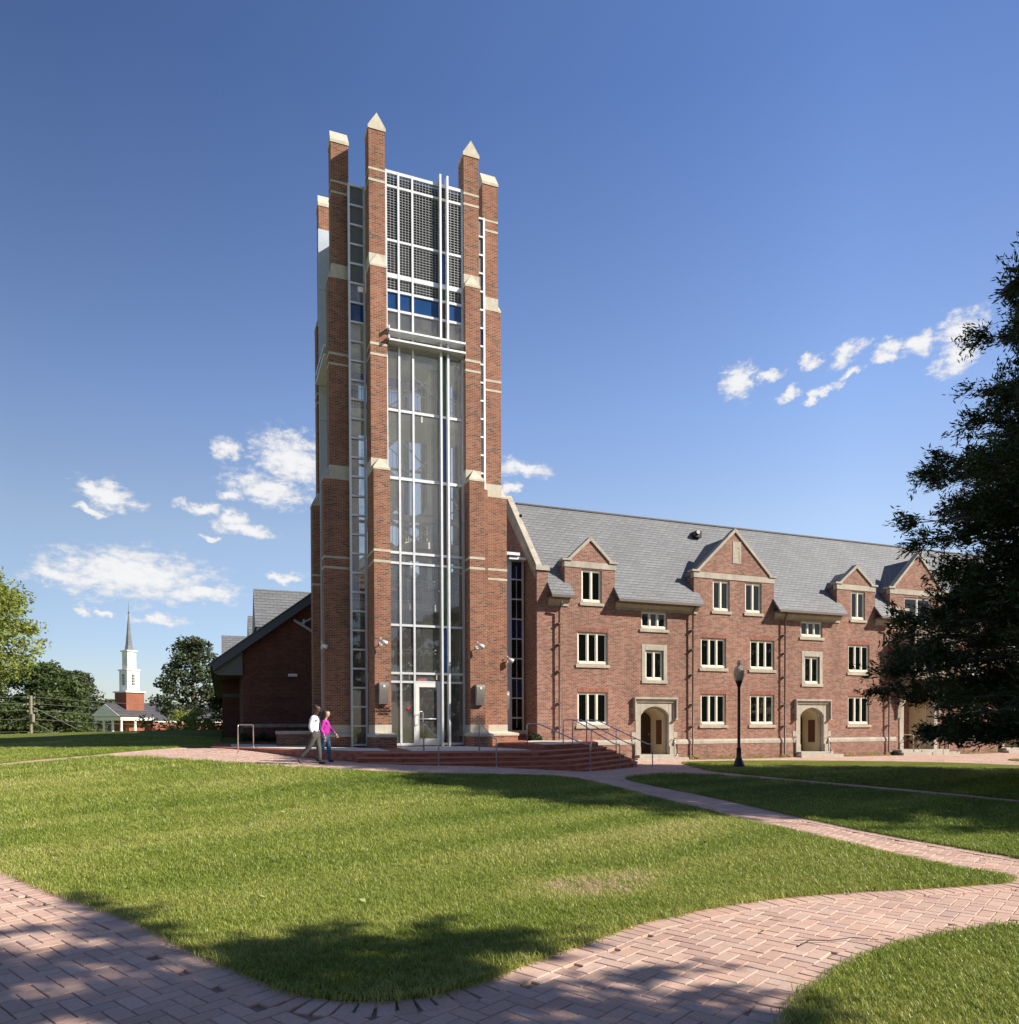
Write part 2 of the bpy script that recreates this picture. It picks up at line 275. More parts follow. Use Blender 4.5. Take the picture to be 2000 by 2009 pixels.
def leafmat(name, c1, c2, c3, trans=.3):
    t = NT(name); vr = t.new('ShaderNodeAttribute', attribute_name='lv')
    c = t.ramp(vr.outputs['Fac'], [(0, c1), (.5, c2), (1, c3)])
    d = t.bsdf(c, .5, spec=.3); tr = t.new('ShaderNodeBsdfTranslucent'); t.L.new(c, tr.inputs[0])
    ms = t.new('ShaderNodeMixShader'); ms.inputs[0].default_value = trans; t.L.new(d.outputs[0], ms.inputs[1]); t.L.new(tr.outputs[0], ms.inputs[2]); return t.done(ms)
MATS['oak_leaf'] = leafmat('oak_leaves', (.02, .035, .01), (.035, .055, .014), (.06, .08, .02), .15)
MATS['yellow_leaf'] = leafmat('yellow_green_leaves', (.13, .17, .025), (.26, .30, .05), (.42, .42, .12), .35)
MATS['magnolia'] = leafmat('magnolia_leaves', (.03, .045, .018), (.055, .075, .03), (.13, .14, .07), .1)
MATS['far_leaf'] = leafmat('far_leaves', (.04, .06, .018), (.07, .10, .03), (.12, .15, .05), .2)
MATS['hedge_leaf'] = leafmat('hedge_leaves', (.02, .035, .012), (.04, .065, .02), (.07, .1, .03), .2)
def pavemat():
    t = NT('clay_paver'); at = t.new('ShaderNodeAttribute', attribute_name='pc'); p = t.pos()
    n1 = t.noise(.7, 5, .6, p); n2 = t.noise(45, 4, .65, p)
    c = t.mix(1, at.outputs['Color'], t.ramp(n1, [(.3, (.88, .86, .86)), (.7, (1.1, 1.08, 1.06))]), 'MULTIPLY')
    c = t.mix(.6, c, t.ramp(n2, [(.25, (.72, .72, .72)), (.75, (1.22, 1.22, 1.22))]), 'MULTIPLY')
    return t.done(t.bsdf(c, .82, spec=.25, normal=t.bump(n2, .25, .004)))
MATS['paver'] = pavemat()
# ------------------------------------------------------------------ mesh helpers
def tag(o, label=None, cat=None, group=None, kind=None):
    if label: o['label'] = label
    if cat: o['category'] = cat
    if group: o['group'] = group
    if kind: o['kind'] = kind
    return o
def empty(name, loc, label, cat, group=None):
    o = bpy.data.objects.new(name, None); COL.objects.link(o); o.location = loc; o.empty_display_size = .3
    return tag(o, label, cat, group)
def link(name, me, mats, parent=None):
    for m in (mats if isinstance(mats, (list, tuple)) else [mats]): me.materials.append(MATS[m] if isinstance(m, str) else m)
    o = bpy.data.objects.new(name, me); COL.objects.link(o)
    if parent is not None:
        o.parent = parent
        o.matrix_parent_inverse = Matrix.Identity(4)
        o.location = -world_loc(parent)
    return o
def world_loc(o):
    v = Vector((0, 0, 0))
    while o is not None: v = v+o.location; o = o.parent
    return v
class MB:
    def __init__(s): s.v = []; s.f = []
    def add(s, vs, fs): 
        k = len(s.v); s.v += [tuple(map(float, p)) for p in vs]; s.f += [tuple(i+k for i in f) for f in fs]; return s
    def box(s, x0, x1, y0, y1, z0, z1):
        return s.add([(x0, y0, z0), (x1, y0, z0), (x1, y1, z0), (x0, y1, z0), (x0, y0, z1), (x1, y0, z1), (x1, y1, z1), (x0, y1, z1)],
                     [(0, 3, 2, 1), (4, 5, 6, 7), (0, 1, 5, 4), (1, 2, 6, 5), (2, 3, 7, 6), (3, 0, 4, 7)])
    def prism(s, poly, z0, z1):      # poly in xy, counter clockwise
        n = len(poly); z0f = z0 if callable(z0) else (lambda x, y: z0); z1f = z1 if callable(z1) else (lambda x, y: z1)
        vs = [(x, y, z0f(x, y)) for x, y in poly]+[(x, y, z1f(x, y)) for x, y in poly]
        return s.add(vs, [tuple(range(n-1, -1, -1)), tuple(range(n, 2*n))]+[(i, (i+1) % n, n+(i+1) % n, n+i) for i in range(n)])
    def xz(s, poly, y0, y1):         # poly in x,z (counter clockwise seen from -Y) from y0 (front) to y1
        n = len(poly); vs = [(x, y0, z) for x, z in poly]+[(x, y1, z) for x, z in poly]
        return s.add(vs, [tuple(range(n)), tuple(range(2*n-1, n-1, -1))]+[((i+1) % n, i, n+i, n+(i+1) % n) for i in range(n)])
    def yz(s, poly, x0, x1):
        n = len(poly); vs = [(x0, y, z) for y, z in poly]+[(x1, y, z) for y, z in poly]
        return s.add(vs, [tuple(range(n-1, -1, -1)), tuple(range(n, 2*n))]+[(i, (i+1) % n, n+(i+1) % n, n+i) for i in range(n)])
    def tube(s, pts, r, n=8, r1=None):
        pts = [Vector(p) for p in pts]; k = len(s.v); m = len(pts); up = Vector((0, 0, 1)); prev = None
        for i, p in enumerate(pts):
            d = (pts[min(i+1, m-1)]-pts[max(i-1, 0)]).normalized()
            a = d.cross(up) if prev is None else prev-d*prev.dot(d)
            if a.length < 1e-3: a = d.cross(Vector((1, 0, 0)))
            a.normalize(); prev = a; b = d.cross(a)
            rr = r if r1 is None else r+(r1-r)*i/(m-1)
            s.v += [tuple(p+(a*math.cos(t)+b*math.sin(t))*rr) for t in [2*math.pi*j/n for j in range(n)]]
        for i in range(m-1):
            for j in range(n): s.f.append((k+i*n+j, k+i*n+(j+1) % n, k+(i+1)*n+(j+1) % n, k+(i+1)*n+j))
        s.f.append(tuple(k+j for j in range(n-1, -1, -1))); s.f.append(tuple(k+(m-1)*n+j for j in range(n))); return s
    def lathe(s, prof, c, n=20):
        k = len(s.v)
        for r, z in prof: s.v += [(c[0]+r*math.cos(2*math.pi*j/n), c[1]+r*math.sin(2*math.pi*j/n), c[2]+z) for j in range(n)]
        for i in range(len(prof)-1):
            for j in range(n): s.f.append((k+i*n+j, k+i*n+(j+1) % n, k+(i+1)*n+(j+1) % n, k+(i+1)*n+j))
        s.f.append(tuple(k+j for j in range(n-1, -1, -1))); s.f.append(tuple(k+(len(prof)-1)*n+j for j in range(n))); return s
    def build(s, name, mats, parent=None, smooth=False, bevel=0):
        me = bpy.data.meshes.new(name); me.from_pydata(s.v, [], s.f); me.update()
        if bevel or True:
            bm = bmesh.new(); bm.from_mesh(me); bmesh.ops.recalc_face_normals(bm, faces=bm.faces)
            if bevel: bmesh.ops.bevel(bm, geom=[e for e in bm.edges if e.is_manifold and e.calc_face_angle(0) > .5], offset=bevel, segments=1, affect='EDGES', clamp_overlap=True)
            bm.to_mesh(me); bm.free()
        if smooth: me.shade_smooth()
        return link(name, me, mats, parent)
def npmesh(name, V, Fq, mats, parent=None, attrs=None, tri=False):
    me = bpy.data.meshes.new(name); k = 3 if tri else 4; nf = len(Fq)
    me.vertices.add(len(V)); me.vertices.foreach_set('co', np.ascontiguousarray(V, np.float32).ravel())
    me.loops.add(nf*k); me.loops.foreach_set('vertex_index', np.ascontiguousarray(Fq, np.int32).ravel())
    me.polygons.add(nf); me.polygons.foreach_set('loop_start', np.arange(0, nf*k, k, dtype=np.int32))
    try: me.polygons.foreach_set('loop_total', np.full(nf, k, np.int32))
    except Exception: pass
    for an, (dom, typ, data) in (attrs or {}).items():
        at = me.attributes.new(an, typ, dom); at.data.foreach_set('color' if 'COLOR' in typ else 'value', np.ascontiguousarray(data, np.float32).ravel())
    me.update(); me.validate(); me.shade_flat(); return link(name, me, mats, parent)
def inpoly(px, py, poly):
    px = np.asarray(px); py = np.asarray(py); r = np.zeros(px.shape, bool); n = len(poly); j = n-1
    for i in range(n):
        xi, yi = poly[i]; xj, yj = poly[j]
        c = ((yi > py) != (yj > py)) & (px < (xj-xi)*(py-yi)/((yj-yi) if yj != yi else 1e-12)+xi); r ^= c; j = i
    return r
def distpoly(px, py, poly, closed=True):
    d = np.full(np.shape(px), 1e9); n = len(poly)
    for i in range(n if closed else n-1):
        x0, y0 = poly[i]; x1, y1 = poly[(i+1) % n]; dx, dy = x1-x0, y1-y0; L2 = dx*dx+dy*dy+1e-12
        t = np.clip(((px-x0)*dx+(py-y0)*dy)/L2, 0, 1); d = np.minimum(d, np.hypot(px-x0-t*dx, py-y0-t*dy))
    return d
def resample(poly, step, closed=True):
    out = []; n = len(poly)
    for i in range(n if closed else n-1):
        a = np.array(poly[i]); b = np.array(poly[(i+1) % n]); k = max(1, int(round(np.linalg.norm(b-a)/step)))
        out += [tuple(a+(b-a)*j/k) for j in range(k)]
    if not closed: out.append(tuple(poly[-1]))
    return out
def smoothpoly(poly, it=1):
    for _ in range(it):
        n = len(poly); q = []
        for i in range(n):
            a = np.array(poly[i]); b = np.array(poly[(i+1) % n]); q += [tuple(a*.75+b*.25), tuple(a*.25+b*.75)]
        poly = q
    return poly
def infrust(u, v, m=1.5, k=.72):
    X = u*CA-v*SA; Z = u*SA+v*CA
    return (Z > 1.5) & (np.abs(X) < k*Z+m)
def sheet(name, poly, dz, cell, mats, skirt=0, edge=.5, kind='structure'):
    b = resample(poly, edge); P = np.array(b); mn, mx = P.min(0), P.max(0)
    gx, gy = np.meshgrid(np.arange(mn[0], mx[0], cell), np.arange(mn[1], mx[1], cell)); gx = gx.ravel(); gy = gy.ravel()
    ok = inpoly(gx, gy, b) & (distpoly(gx, gy, b) > cell*.3); pts = [Vector(p) for p in b]+[Vector((x, y)) for x, y in zip(gx[ok], gy[ok])]
    n = len(b); r = delaunay_2d_cdt(pts, [(i, (i+1) % n) for i in range(n)], [], 1, 1e-5)
    V = np.array([tuple(p) for p in r[0]]); z = H(V[:, 0], V[:, 1])+dz
    mb = MB(); mb.v = [tuple(p) for p in np.c_[V, z]]; mb.f = [tuple(f) for f in r[2]]
    if skirt:
        k = len(mb.v); mb.v += [(x, y, float(H(x, y))+dz-skirt) for x, y in b]
        # the first n verts of the output are the boundary when nothing merges
        mb.f += [(i, (i+1) % n, k+(i+1) % n, k+i) for i in range(n)]
    me = bpy.data.meshes.new(name); me.from_pydata(mb.v, [], mb.f); bm = bmesh.new(); bm.from_mesh(me); bmesh.ops.recalc_face_normals(bm, faces=bm.faces)
    if sum(f.normal.z for f in bm.faces) < 0: bmesh.ops.reverse_faces(bm, faces=bm.faces)
    bm.to_mesh(me); bm.free(); o = link(name, me, mats); tag(o, kind=kind); return o
def text(name, s, size, loc, rot, mat, parent=None, ext=.01, align='CENTER', space=1.0):
    cu = bpy.data.curves.new(name, 'FONT'); cu.body = s; cu.size = size; cu.extrude = ext; cu.align_x = align; cu.space_character = space
    o = bpy.data.objects.new(name, cu); 
    COL.objects.link(o); o.rotation_euler = rot; o.location = loc
    bpy.context.view_layer.update()
    me = bpy.data.meshes.new_from_object(o.evaluated_get(bpy.context.evaluated_depsgraph_get())); me.transform(Matrix.Translation(loc) @ Matrix.Rotation(rot[2], 4, 'Z') @ Matrix.Rotation(rot[0], 4, 'X'))
    bpy.data.objects.remove(o); bpy.data.curves.remove(cu); me.materials.clear(); return link(name, me, mat, parent)
# ------------------------------------------------------------------ ground, paving and lawns
TERR = [(-.35, 40), (-.35, 33.2), (.9, 30.8), (1.9, 28.6), (2.72, 26.1), (4.22, 23.5), (5.2, 22.85), (6.0, 22.65), (7.4, 22.55), (9.5, 21.85), (13.9, 25.4), (14.6, 27), (17, 32.7), (14.3, 32.9), (14.0, 40)]
_H0 = H
def H(u, v):
    z = _H0(u, v); ins = inpoly(u, v, TERR_IN)
    return np.where(ins, np.minimum(z, .0), z)
TERR_IN = [(.1, 40), (.1, 33.4), (1.3, 31.0), (2.4, 28.8), (3.2, 26.4), (4.6, 24.0), (6.2, 23.2), (9.4, 22.4), (13.2, 25.6), (16.4, 32.4), (13.6, 40)]
LA = [(-10.2,24.55),(-8.92,21.47),(-4.74,14.39),(-2.36,10.02),(-1.92,9.21),(-1.44,8.3),(-0.99,7.55),(-0.61,6.87),(-0.31,6.17),(0.0,5.53),(0.23,5.08),(0.35,4.85),(0.48,4.66),(0.64,4.53),(0.81,4.44),(1.03,4.39),(1.22,4.4),(1.46,4.46),(1.75,4.61),(2.01,4.75),(2.23,4.87),(2.52,4.99),(2.98,5.24),(3.32,5.38),(3.6,5.44),(4.09,5.57),(4.66,5.64),(5.37,5.64),(5.94,5.55),(6.55,5.43),(7.23,5.35),(7.6,5.31),(7.77,5.39),(7.86,5.51),(7.81,5.78),(7.78,6.21),(7.84,6.9),(7.98,7.77),(8.13,8.62),(8.24,9.53),(8.35,10.6),(8.6,11.8),(8.76,12.93),(8.86,13.9),(9.1,15.43),(9.25,17.0),(9.25,18.1),(9.0,18.9),(7.87,19.24),(6.01,19.28),(5.0,19.42),(3.41,20.1),(1.57,22.59),(-1.05,26.31),(-3.04,29.1),(-3.94,29.9),(-5.22,29.0),(-6.56,28.0)]
LB = [(10.73,18.34),(11.21,19.1),(12.44,20.3),(13.96,20.9),(15.0,20.3),(15.6,18.7),(15.66,15.2),(15.7,12.51),(15.6,10.5),(15.3,8.53),(15.0,5.5),(14.0,1.0),(9.6,1.0),(8.6,4.0),(8.95,5.3),(9.17,6.25),(9.19,6.8),(9.22,7.36),(9.25,8.29),(9.4,9.2),(9.65,10.6),(10.05,12.3),(10.44,14.23),(10.62,16.47)]
LC = [(19.6,28.9),(21.04,30.3),(24.95,30.29),(29.33,27.45),(31.6,24.24),(31.5,21.5),(31.02,15),(30,4),(16.2,4),(16.3,9.35),(16.5,11.24),(16.8,13.45),(16.75,16.27),(16.6,20.09),(16.5,22.51),(17.9,25.64)]
LD = [(2.4,2.75),(2.74,3.08),(2.93,3.26),(3.12,3.41),(3.39,3.56),(3.75,3.74),(4.16,3.9),(4.68,4.05),(5.18,4.11),(5.59,4.13),(6.02,4.1),(7.0,3.6),(8.2,1.0),(7,-2),(1.5,-2)]
LE = [(-11.13,26.8),(-6.89,29.46),(-5.73,30.49),(-4.36,30.98),(-2.96,32.2),(-1.77,34.0),(-0.48,36.4),(-0.42,40.3),(0.0,40.6),(0.1,46),(.1,60),(-30,75),(-60,70),(-45,40)]
LS = [(35.8,25.0),(38.0,26.4),(45,24),(45,10),(33.4,10),(33.3,20)]
OUT = [(-11.13,26.8),(-6.89,29.46),(-5.73,30.49),(-4.36,30.98),(-2.96,32.2),(-1.77,34.0),(-0.48,36.4),(-.3,40),(14,40),(14.2,32.78),(60,32.78),(60,14),(31,2),(14,0),(8,-3),(-8,-3),(-14,12),(-16,20)]
def terrain():
    def axis(lo, hi, near0, near1, s):
        a = list(np.arange(near0, near1+1e-6, s)); st = s; x = near1
        while x < hi: st *= 1.25; x += st; a.append(x)
        st = s; x = near0; b = []
        while x > lo: st *= 1.25; x -= st; b.append(x)
        return np.array(b[::-1]+a)
    xs = axis(-2500, 2500, -30, 50, 1.0); ys = axis(-600, 3000, -8, 60, 1.0)
    X, Y = np.meshgrid(xs, ys); Z = H(X, Y)-.06; nx, ny = len(xs), len(ys)
    Z = np.where(inpoly(X, Y, OUT), Z-.05, Z)
    i = np.arange(nx-1)[None, :]+nx*np.arange(ny-1)[:, None]; i = i.ravel()
    o = npmesh('ground', np.c_[X.ravel(), Y.ravel(), Z.ravel()], np.c_[i, i+1, i+nx+1, i+nx], 'lawn_far'); o.data.shade_smooth(); tag(o, kind='structure')
terrain()
sheet('brick_paving_bed', OUT, -.012, 1.0, 'sand', edge=1.0)
def pavers():
    Wd = .119; th = R(27.5); c, s = math.cos(th), math.sin(th)
    U, V = np.meshgrid(np.arange(-420, 420), np.arange(-420, 420)); U = U.ravel(); V = V.ravel(); k = (U-V) % 4
    hz = k == 0; vt = k == 3
    cx = np.r_[(U[hz]+1)*Wd, (U[vt]+.5)*Wd]; cy = np.r_[(V[hz]+.5)*Wd, (V[vt]+1)*Wd]
    hx = np.r_[np.full(hz.sum(), Wd), np.full(vt.sum(), Wd/2)]; hy = np.r_[np.full(hz.sum(), Wd/2), np.full(vt.sum(), Wd)]
    px = 6+cx*c-cy*s; py = 14+cx*s+cy*c
    ok = infrust(px, py) & (py < 33); px, py, hx, hy = px[ok], py[ok], hx[ok], hy[ok]
    ok = inpoly(px, py, OUT) & ~inpoly(px, py, TERR); px, py, hx, hy = px[ok], py[ok], hx[ok], hy[ok]
    bp = []
    for poly, nb in ((LA, 1), (LB, 1), (LC, 1), (LD, 1), (LE, 1), (LS, 0)):
        ins = inpoly(px, py, poly); d = distpoly(px, py, poly)
        ok = ~(ins & (d > .1)) & ~((~ins) & (d < (.19 if nb else 0))); px, py, hx, hy = px[ok], py[ok], hx[ok], hy[ok]
        if nb:
            rs = resample(smoothpoly(poly), Wd); n = len(rs)
            ar = sum(rs[i][0]*rs[(i+1) % n][1]-rs[(i+1) % n][0]*rs[i][1] for i in range(n)); sg = 1 if ar > 0 else -1
            for i in range(n):
                x0, y0 = rs[i]; x1, y1 = rs[(i+1) % n]; a = math.atan2(y1-y0, x1-x0); mx, my = (x0+x1)/2, (y0+y1)/2
                l = math.hypot(x1-x0, y1-y0); bp.append((mx+math.sin(a)*sg*.095, my-math.cos(a)*sg*.095, a, l/2, .13))
    bp = np.array(bp); ok = infrust(bp[:, 0], bp[:, 1]) & inpoly(bp[:, 0], bp[:, 1], OUT) & ~inpoly(bp[:, 0], bp[:, 1], TERR); bp = bp[ok]
    n1, n2 = len(px), len(bp)
    CX = np.r_[px, bp[:, 0]]; CY = np.r_[py, bp[:, 1]]; HX = np.r_[hx, bp[:, 3]]; HY = np.r_[hy, bp[:, 4]]; TA = np.r_[np.full(n1, th), bp[:, 2]]
    ZO = np.r_[np.full(n1, .004), np.full(n2, .009)]+rng.normal(0, .0012, n1+n2)
    co, si = np.cos(TA), np.sin(TA); N = n1+n2; tx = rng.normal(0, .006, N); ty = rng.normal(0, .006, N)
    V = []; zc = H(CX, CY)
    e = .25; gx = (H(CX+e, CY)-zc)/e; gy = (H(CX, CY+e)-zc)/e
    for ins, dz in ((.0025, -.03), (.0035, -.005), (.0075, 0)):
        for sx, sy in ((-1, -1), (1, -1), (1, 1), (-1, 1)):
            lx = sx*(HX-ins); ly = sy*(HY-ins); x = lx*co-ly*si; y = lx*si+ly*co
            V.append(np.c_[CX+x, CY+y, zc+gx*x+gy*y+ZO+dz+tx*lx+ty*ly])
    V = np.stack(V, 1).reshape(-1, 3)      # N*12
    f = []
    for r in (0, 4): f += [(r+i, r+(i+1) % 4, r+4+(i+1) % 4, r+4+i) for i in range(4)]
    f.append((8, 9, 10, 11)); f = np.array(f); F = (np.arange(N)[:, None, None]*12+f[None]).reshape(-1, 4)
    pal = np.array([(.56, .385, .305), (.585, .41, .325), (.53, .355, .28), (.57, .41, .33), (.52, .375, .31), (.59, .395, .305)])
    c3 = pal[rng.choice(6, N, p=[.25, .22, .18, .15, .08, .12])]*rng.uniform(.93, 1.07, (N, 1))
    colr = np.repeat(np.c_[c3, np.ones(N)], 9, 0)
    o = npmesh('brick_paving', V, F, 'paver', attrs={'pc': ('FACE', 'FLOAT_COLOR', colr)}); tag(o, kind='structure')
pavers()
for poly, far in ((LA, 0), (LB, 0), (LC, 0), (LD, 0), (LE, 1), (LS, 0)):
    sheet('lawn', smoothpoly(poly) if not far else poly, .03, .8 if not far else 2.0, 'lawn', skirt=.09, edge=.25 if not far else 1.0)
def grass():
    # one tuft of blades, set in the lawn and repeated over it
    vs, fs, bl = [], [], []
    for _ in range(26):
        a = random.uniform(0, 6.28); r = .07*math.sqrt(random.random()); x, y = r*math.cos(a), r*math.sin(a); b = random.uniform(0, 6.28)
        h = random.uniform(.014, .04); w = random.uniform(.0012, .0024); ln = random.uniform(.3, 1.7)*h; d = (math.cos(b), math.sin(b)); p = (-d[1], d[0]); k = len(vs)
        lv = random.random()
        vs += [(x-p[0]*w, y-p[1]*w, -.005), (x+p[0]*w, y+p[1]*w, -.005), (x+p[0]*w*.8+d[0]*ln*.35, y+p[1]*w*.8+d[1]*ln*.35, h*.6), (x-p[0]*w*.8+d[0]*ln*.35, y-p[1]*w*.8+d[1]*ln*.35, h*.6), (x+d[0]*ln, y+d[1]*ln, h)]
        fs += [(k, k+1, k+2, k+3), (k+3, k+2, k+4)]; bl += [lv, lv]
    me = bpy.data.meshes.new('grass_tuft'); me.from_pydata(vs, [], fs); at = me.attributes.new('bl', 'FLOAT', 'FACE'); at.data.foreach_set('value', bl)
    src = link('grass_tuft', me, 'blade'); tag(src, kind='stuff'); src.location = (1.0, 5.2, float(H(1.0, 5.2))+.03)
    P = []
    def samp(poly, dens, r0, r1):
        b = np.array(poly); mn, mx = b.min(0), b.max(0); n = int((mx-mn).prod()*dens)
        x = rng.uniform(mn[0], mx[0], n); y = rng.uniform(mn[1], mx[1], n); d = np.hypot(x, y)
        ok = infrust(x, y, 1.0) & (d >= r0) & (d < r1); x, y = x[ok], y[ok]; ok = inpoly(x, y, poly); return x[ok], y[ok]
    X, Y, S = [], [], []
    for poly in (LA, LB, LC, LD, LS):
        sp = smoothpoly(poly)
        for dens, r0, r1, sc_ in ((620, 0, 8.5, 1.0), (300, 8.5, 14, 1.25), (120, 14, 22, 1.7), (45, 22, 34, 2.4)):
            x, y = samp(sp, dens, r0, r1); X.append(x); Y.append(y); S.append(np.full(len(x), sc_)*rng.uniform(.7, 1.2, len(x)))
        e = np.array(resample(sp, .03)); d = np.hypot(e[:, 0], e[:, 1]); e = e[infrust(e[:, 0], e[:, 1], 1.) & (d < 22)]
        X.append(e[:, 0]+rng.normal(0, .018, len(e))); Y.append(e[:, 1]+rng.normal(0, .018, len(e))); S.append(rng.uniform(.8, 1.45, len(e)))
    x, y = samp(LE, 30, 0, 45); X.append(x); Y.append(y); S.append(np.full(len(x), 2.4))
    X = np.concatenate(X); Y = np.concatenate(Y); S = np.concatenate(S); Z = H(X, Y)+.028
    # mowing streaks, dry patches and lusher spots
    def vn(x, y, f, sd):
        r = np.random.default_rng(sd); g = r.random((256, 256)); x = x*f+40; y = y*f+40; i = np.floor(x).astype(int); j = np.floor(y).astype(int); a = x-i; b = y-j; a = a*a*(3-2*a); b = b*b*(3-2*b)
        G = lambda p, q: g[p % 256, q % 256]
        return (G(i, j)*(1-a)+G(i+1, j)*a)*(1-b)+(G(i, j+1)*(1-a)+G(i+1, j+1)*a)*b
    ca, sa = math.cos(R(-20)), math.sin(R(-20)); u = X*ca-Y*sa; v = X*sa+Y*ca
    t = .10+.46*vn(X*ca+Y*sa*1, (Y*ca-X*sa)*1, .35, 1)*vn(u*.12, v*1.4, 1, 3)+.34*(vn(u*.1, v*1.1, 1, 5)-.1)+.12*(vn(X, Y, 2.3, 7)-.5)
    right = np.clip((X-2.5)/9, 0, 1); t = t+.05-.16*right
    dry = np.exp(-((X-3.45)/.55)**2-((Y-6.65)/.42)**2)*1.2+np.exp(-((X-4.2)/.4)**2-((Y-7.0)/.3)**2)*.6
    t = t+dry*.75*(.4+vn(X, Y, 7, 9)*1.0)+rng.normal(0, .07, len(X)); S = S*(1-.3*np.clip(dry, 0, 1))
    edge = np.minimum(distpoly(X, Y, smoothpoly(LA)), 1); t = t+np.where(edge < .10, .12*vn(X, Y, 3, 4), 0)
    me = bpy.data.meshes.new('grass'); me.vertices.add(len(X)); me.vertices.foreach_set('co', np.c_[X, Y, Z].astype(np.float32).ravel())
    for nme, dat in (('tint', np.clip(t, 0, 1)), ('sc', S), ('rz', rng.uniform(0, 6.283, len(X)))):
        at = me.attributes.new(nme, 'FLOAT', 'POINT'); at.data.foreach_set('value', dat.astype(np.float32))
    o = bpy.data.objects.new('grass', me); COL.objects.link(o); tag(o, kind='stuff')
    ng = bpy.data.node_groups.new('grass_scatter', 'GeometryNodeTree'); ng.interface.new_socket('Geometry', in_out='INPUT', socket_type='NodeSocketGeometry'); ng.interface.new_socket('Geometry', in_out='OUTPUT', socket_type='NodeSocketGeometry')
    gi = ng.nodes.new('NodeGroupInput'); go = ng.nodes.new('NodeGroupOutput'); ip = ng.nodes.new('GeometryNodeInstanceOnPoints'); oi = ng.nodes.new('GeometryNodeObjectInfo'); oi.inputs[0].default_value = src; oi.transform_space = 'ORIGINAL'
    a1 = ng.nodes.new('GeometryNodeInputNamedAttribute'); a1.data_type = 'FLOAT'; a1.inputs[0].default_value = 'sc'
    a2 = ng.nodes.new('GeometryNodeInputNamedAttribute'); a2.data_type = 'FLOAT'; a2.inputs[0].default_value = 'rz'
    cx = ng.nodes.new('ShaderNodeCombineXYZ'); l = ng.links.new
    m2p = ng.nodes.new('GeometryNodeMeshToPoints'); l(gi.outputs[0], m2p.inputs[0]); l(m2p.outputs[0], ip.inputs['Points']); l(oi.outputs['Geometry'], ip.inputs['Instance']); l(a2.outputs[0], cx.inputs[2]); l(cx.outputs[0], ip.inputs['Rotation']); l(a1.outputs[0], ip.inputs['Scale']); l(ip.outputs[0], go.inputs[0])
    md = o.modifiers.new('scatter', 'NODES'); md.node_group = ng
    print('grass tufts', len(X))
grass()
# ------------------------------------------------------------------ terrace and stairs
def terrace():
    T = empty('entrance_terrace', (6, 27, .85), 'red brick terrace with pale slabs and broad steps in front of the glass tower', 'terrace')
    back = [(14.4, 33.0), (14.1, 40), (-.35, 40), (-.35, 33.2), (.9, 30.8), (1.9, 28.6), (2.72, 26.1), (4.22, 23.5)]
    MB().prism(back+[(5.2, 22.85), (6.0, 22.65), (7.4, 22.55), (9.5, 21.85), (13.9, 25.4), (14.6, 27), (15.4, 29.2)], -.2, .85).build('terrace_floor', 'terrace_brick', T)
    ends = [(.70, [(4.0, 23.35), (5.2, 22.6), (6.0, 22.38), (7.4, 22.25), (9.95, 21.75), (14.3, 25.35), (15, 27), (15.6, 29)]),
            (.55, [(4.2, 23.05), (5.2, 22.35), (6.0, 22.11), (7.4, 21.98), (10.38, 21.7), (14.65, 25.35), (15.3, 27), (16, 29)]),
            (.40, [(4.4, 22.75), (5.3, 22.08), (6.0, 21.86), (7.4, 21.72), (10.76, 21.72), (14.95, 25.3), (15.7, 27), (16.3, 29)]),
            (.25, [(5.5, 21.85), (6.2, 21.62), (7.5, 21.5), (11.1, 21.8), (15.2, 25.3), (16, 27), (16.6, 29)])]
    for z, p in ends:
        q = [(13, 31), (8, 31), (4, 27)]+p
        MB().prism(q, -.3, z-.045).prism([(x*1.0, y) for x, y in q] , z-.045, z).build('step', 'terrace_brick', T)
    for z, p in [(.85, [(4.22, 23.5), (5.2, 22.85), (6.0, 22.65), (7.4, 22.55), (9.5, 21.85), (13.9, 25.4)])]+[(z, p[:6]) for z, p in ends]:
        m = MB(); rs = resample(p, .1, False)
        for i in range(len(rs)-1):
            a = Vector(rs[i]); b = Vector(rs[i+1]); d = (b-a).normalized(); nn = Vector((d.y, -d.x)); g = d*.005
            c = [a+g+nn*.035, b-g+nn*.035, b-g-nn*.28, a+g-nn*.28]
            m.prism([tuple(x) for x in c], z-.035, z+.012)
        m.build('step_nosing', 'nosing', T)
    MB().prism([(10.3, 23.4), (13.45, 25.3), (14.4, 27), (17.0, 32.7), (14.3, 32.75), (12.9, 34), (10.4, 28)], .852, 1.0).build('upper_landing', 'terrace_brick', T)
    m = MB()
    for p in ([(.5, 39.2), (.45, 33.6), (1.7, 31.0), (3.0, 28.0), (4.1, 25.6), (5.3, 24.6), (5.55, 28.1), (3.8, 30.6), (3.6, 33.8)], [(6.0, 24.3), (7.6, 23.7), (9.4, 23.2), (10.1, 23.9), (9.6, 28.1), (9.5, 29.9), (6.4, 29.9), (6.4, 28.2)]): m.prism(p, .85, .856)
    m.prism([(10.9, 24.5), (13.0, 25.7), (14.6, 29.0), (13.9, 32.5), (12.4, 30)], 1.0, 1.006).prism([(14.9, 29.3), (15.6, 31.0), (15.4, 32.5), (14.9, 32.5)], 1.0, 1.006)
    m.build('pale_slab', 'concrete', T)
MATS['nosing'] = plain('nosing_brick', (.50, .21, .14), .8, 0, .3, .2, 30)
terrace()
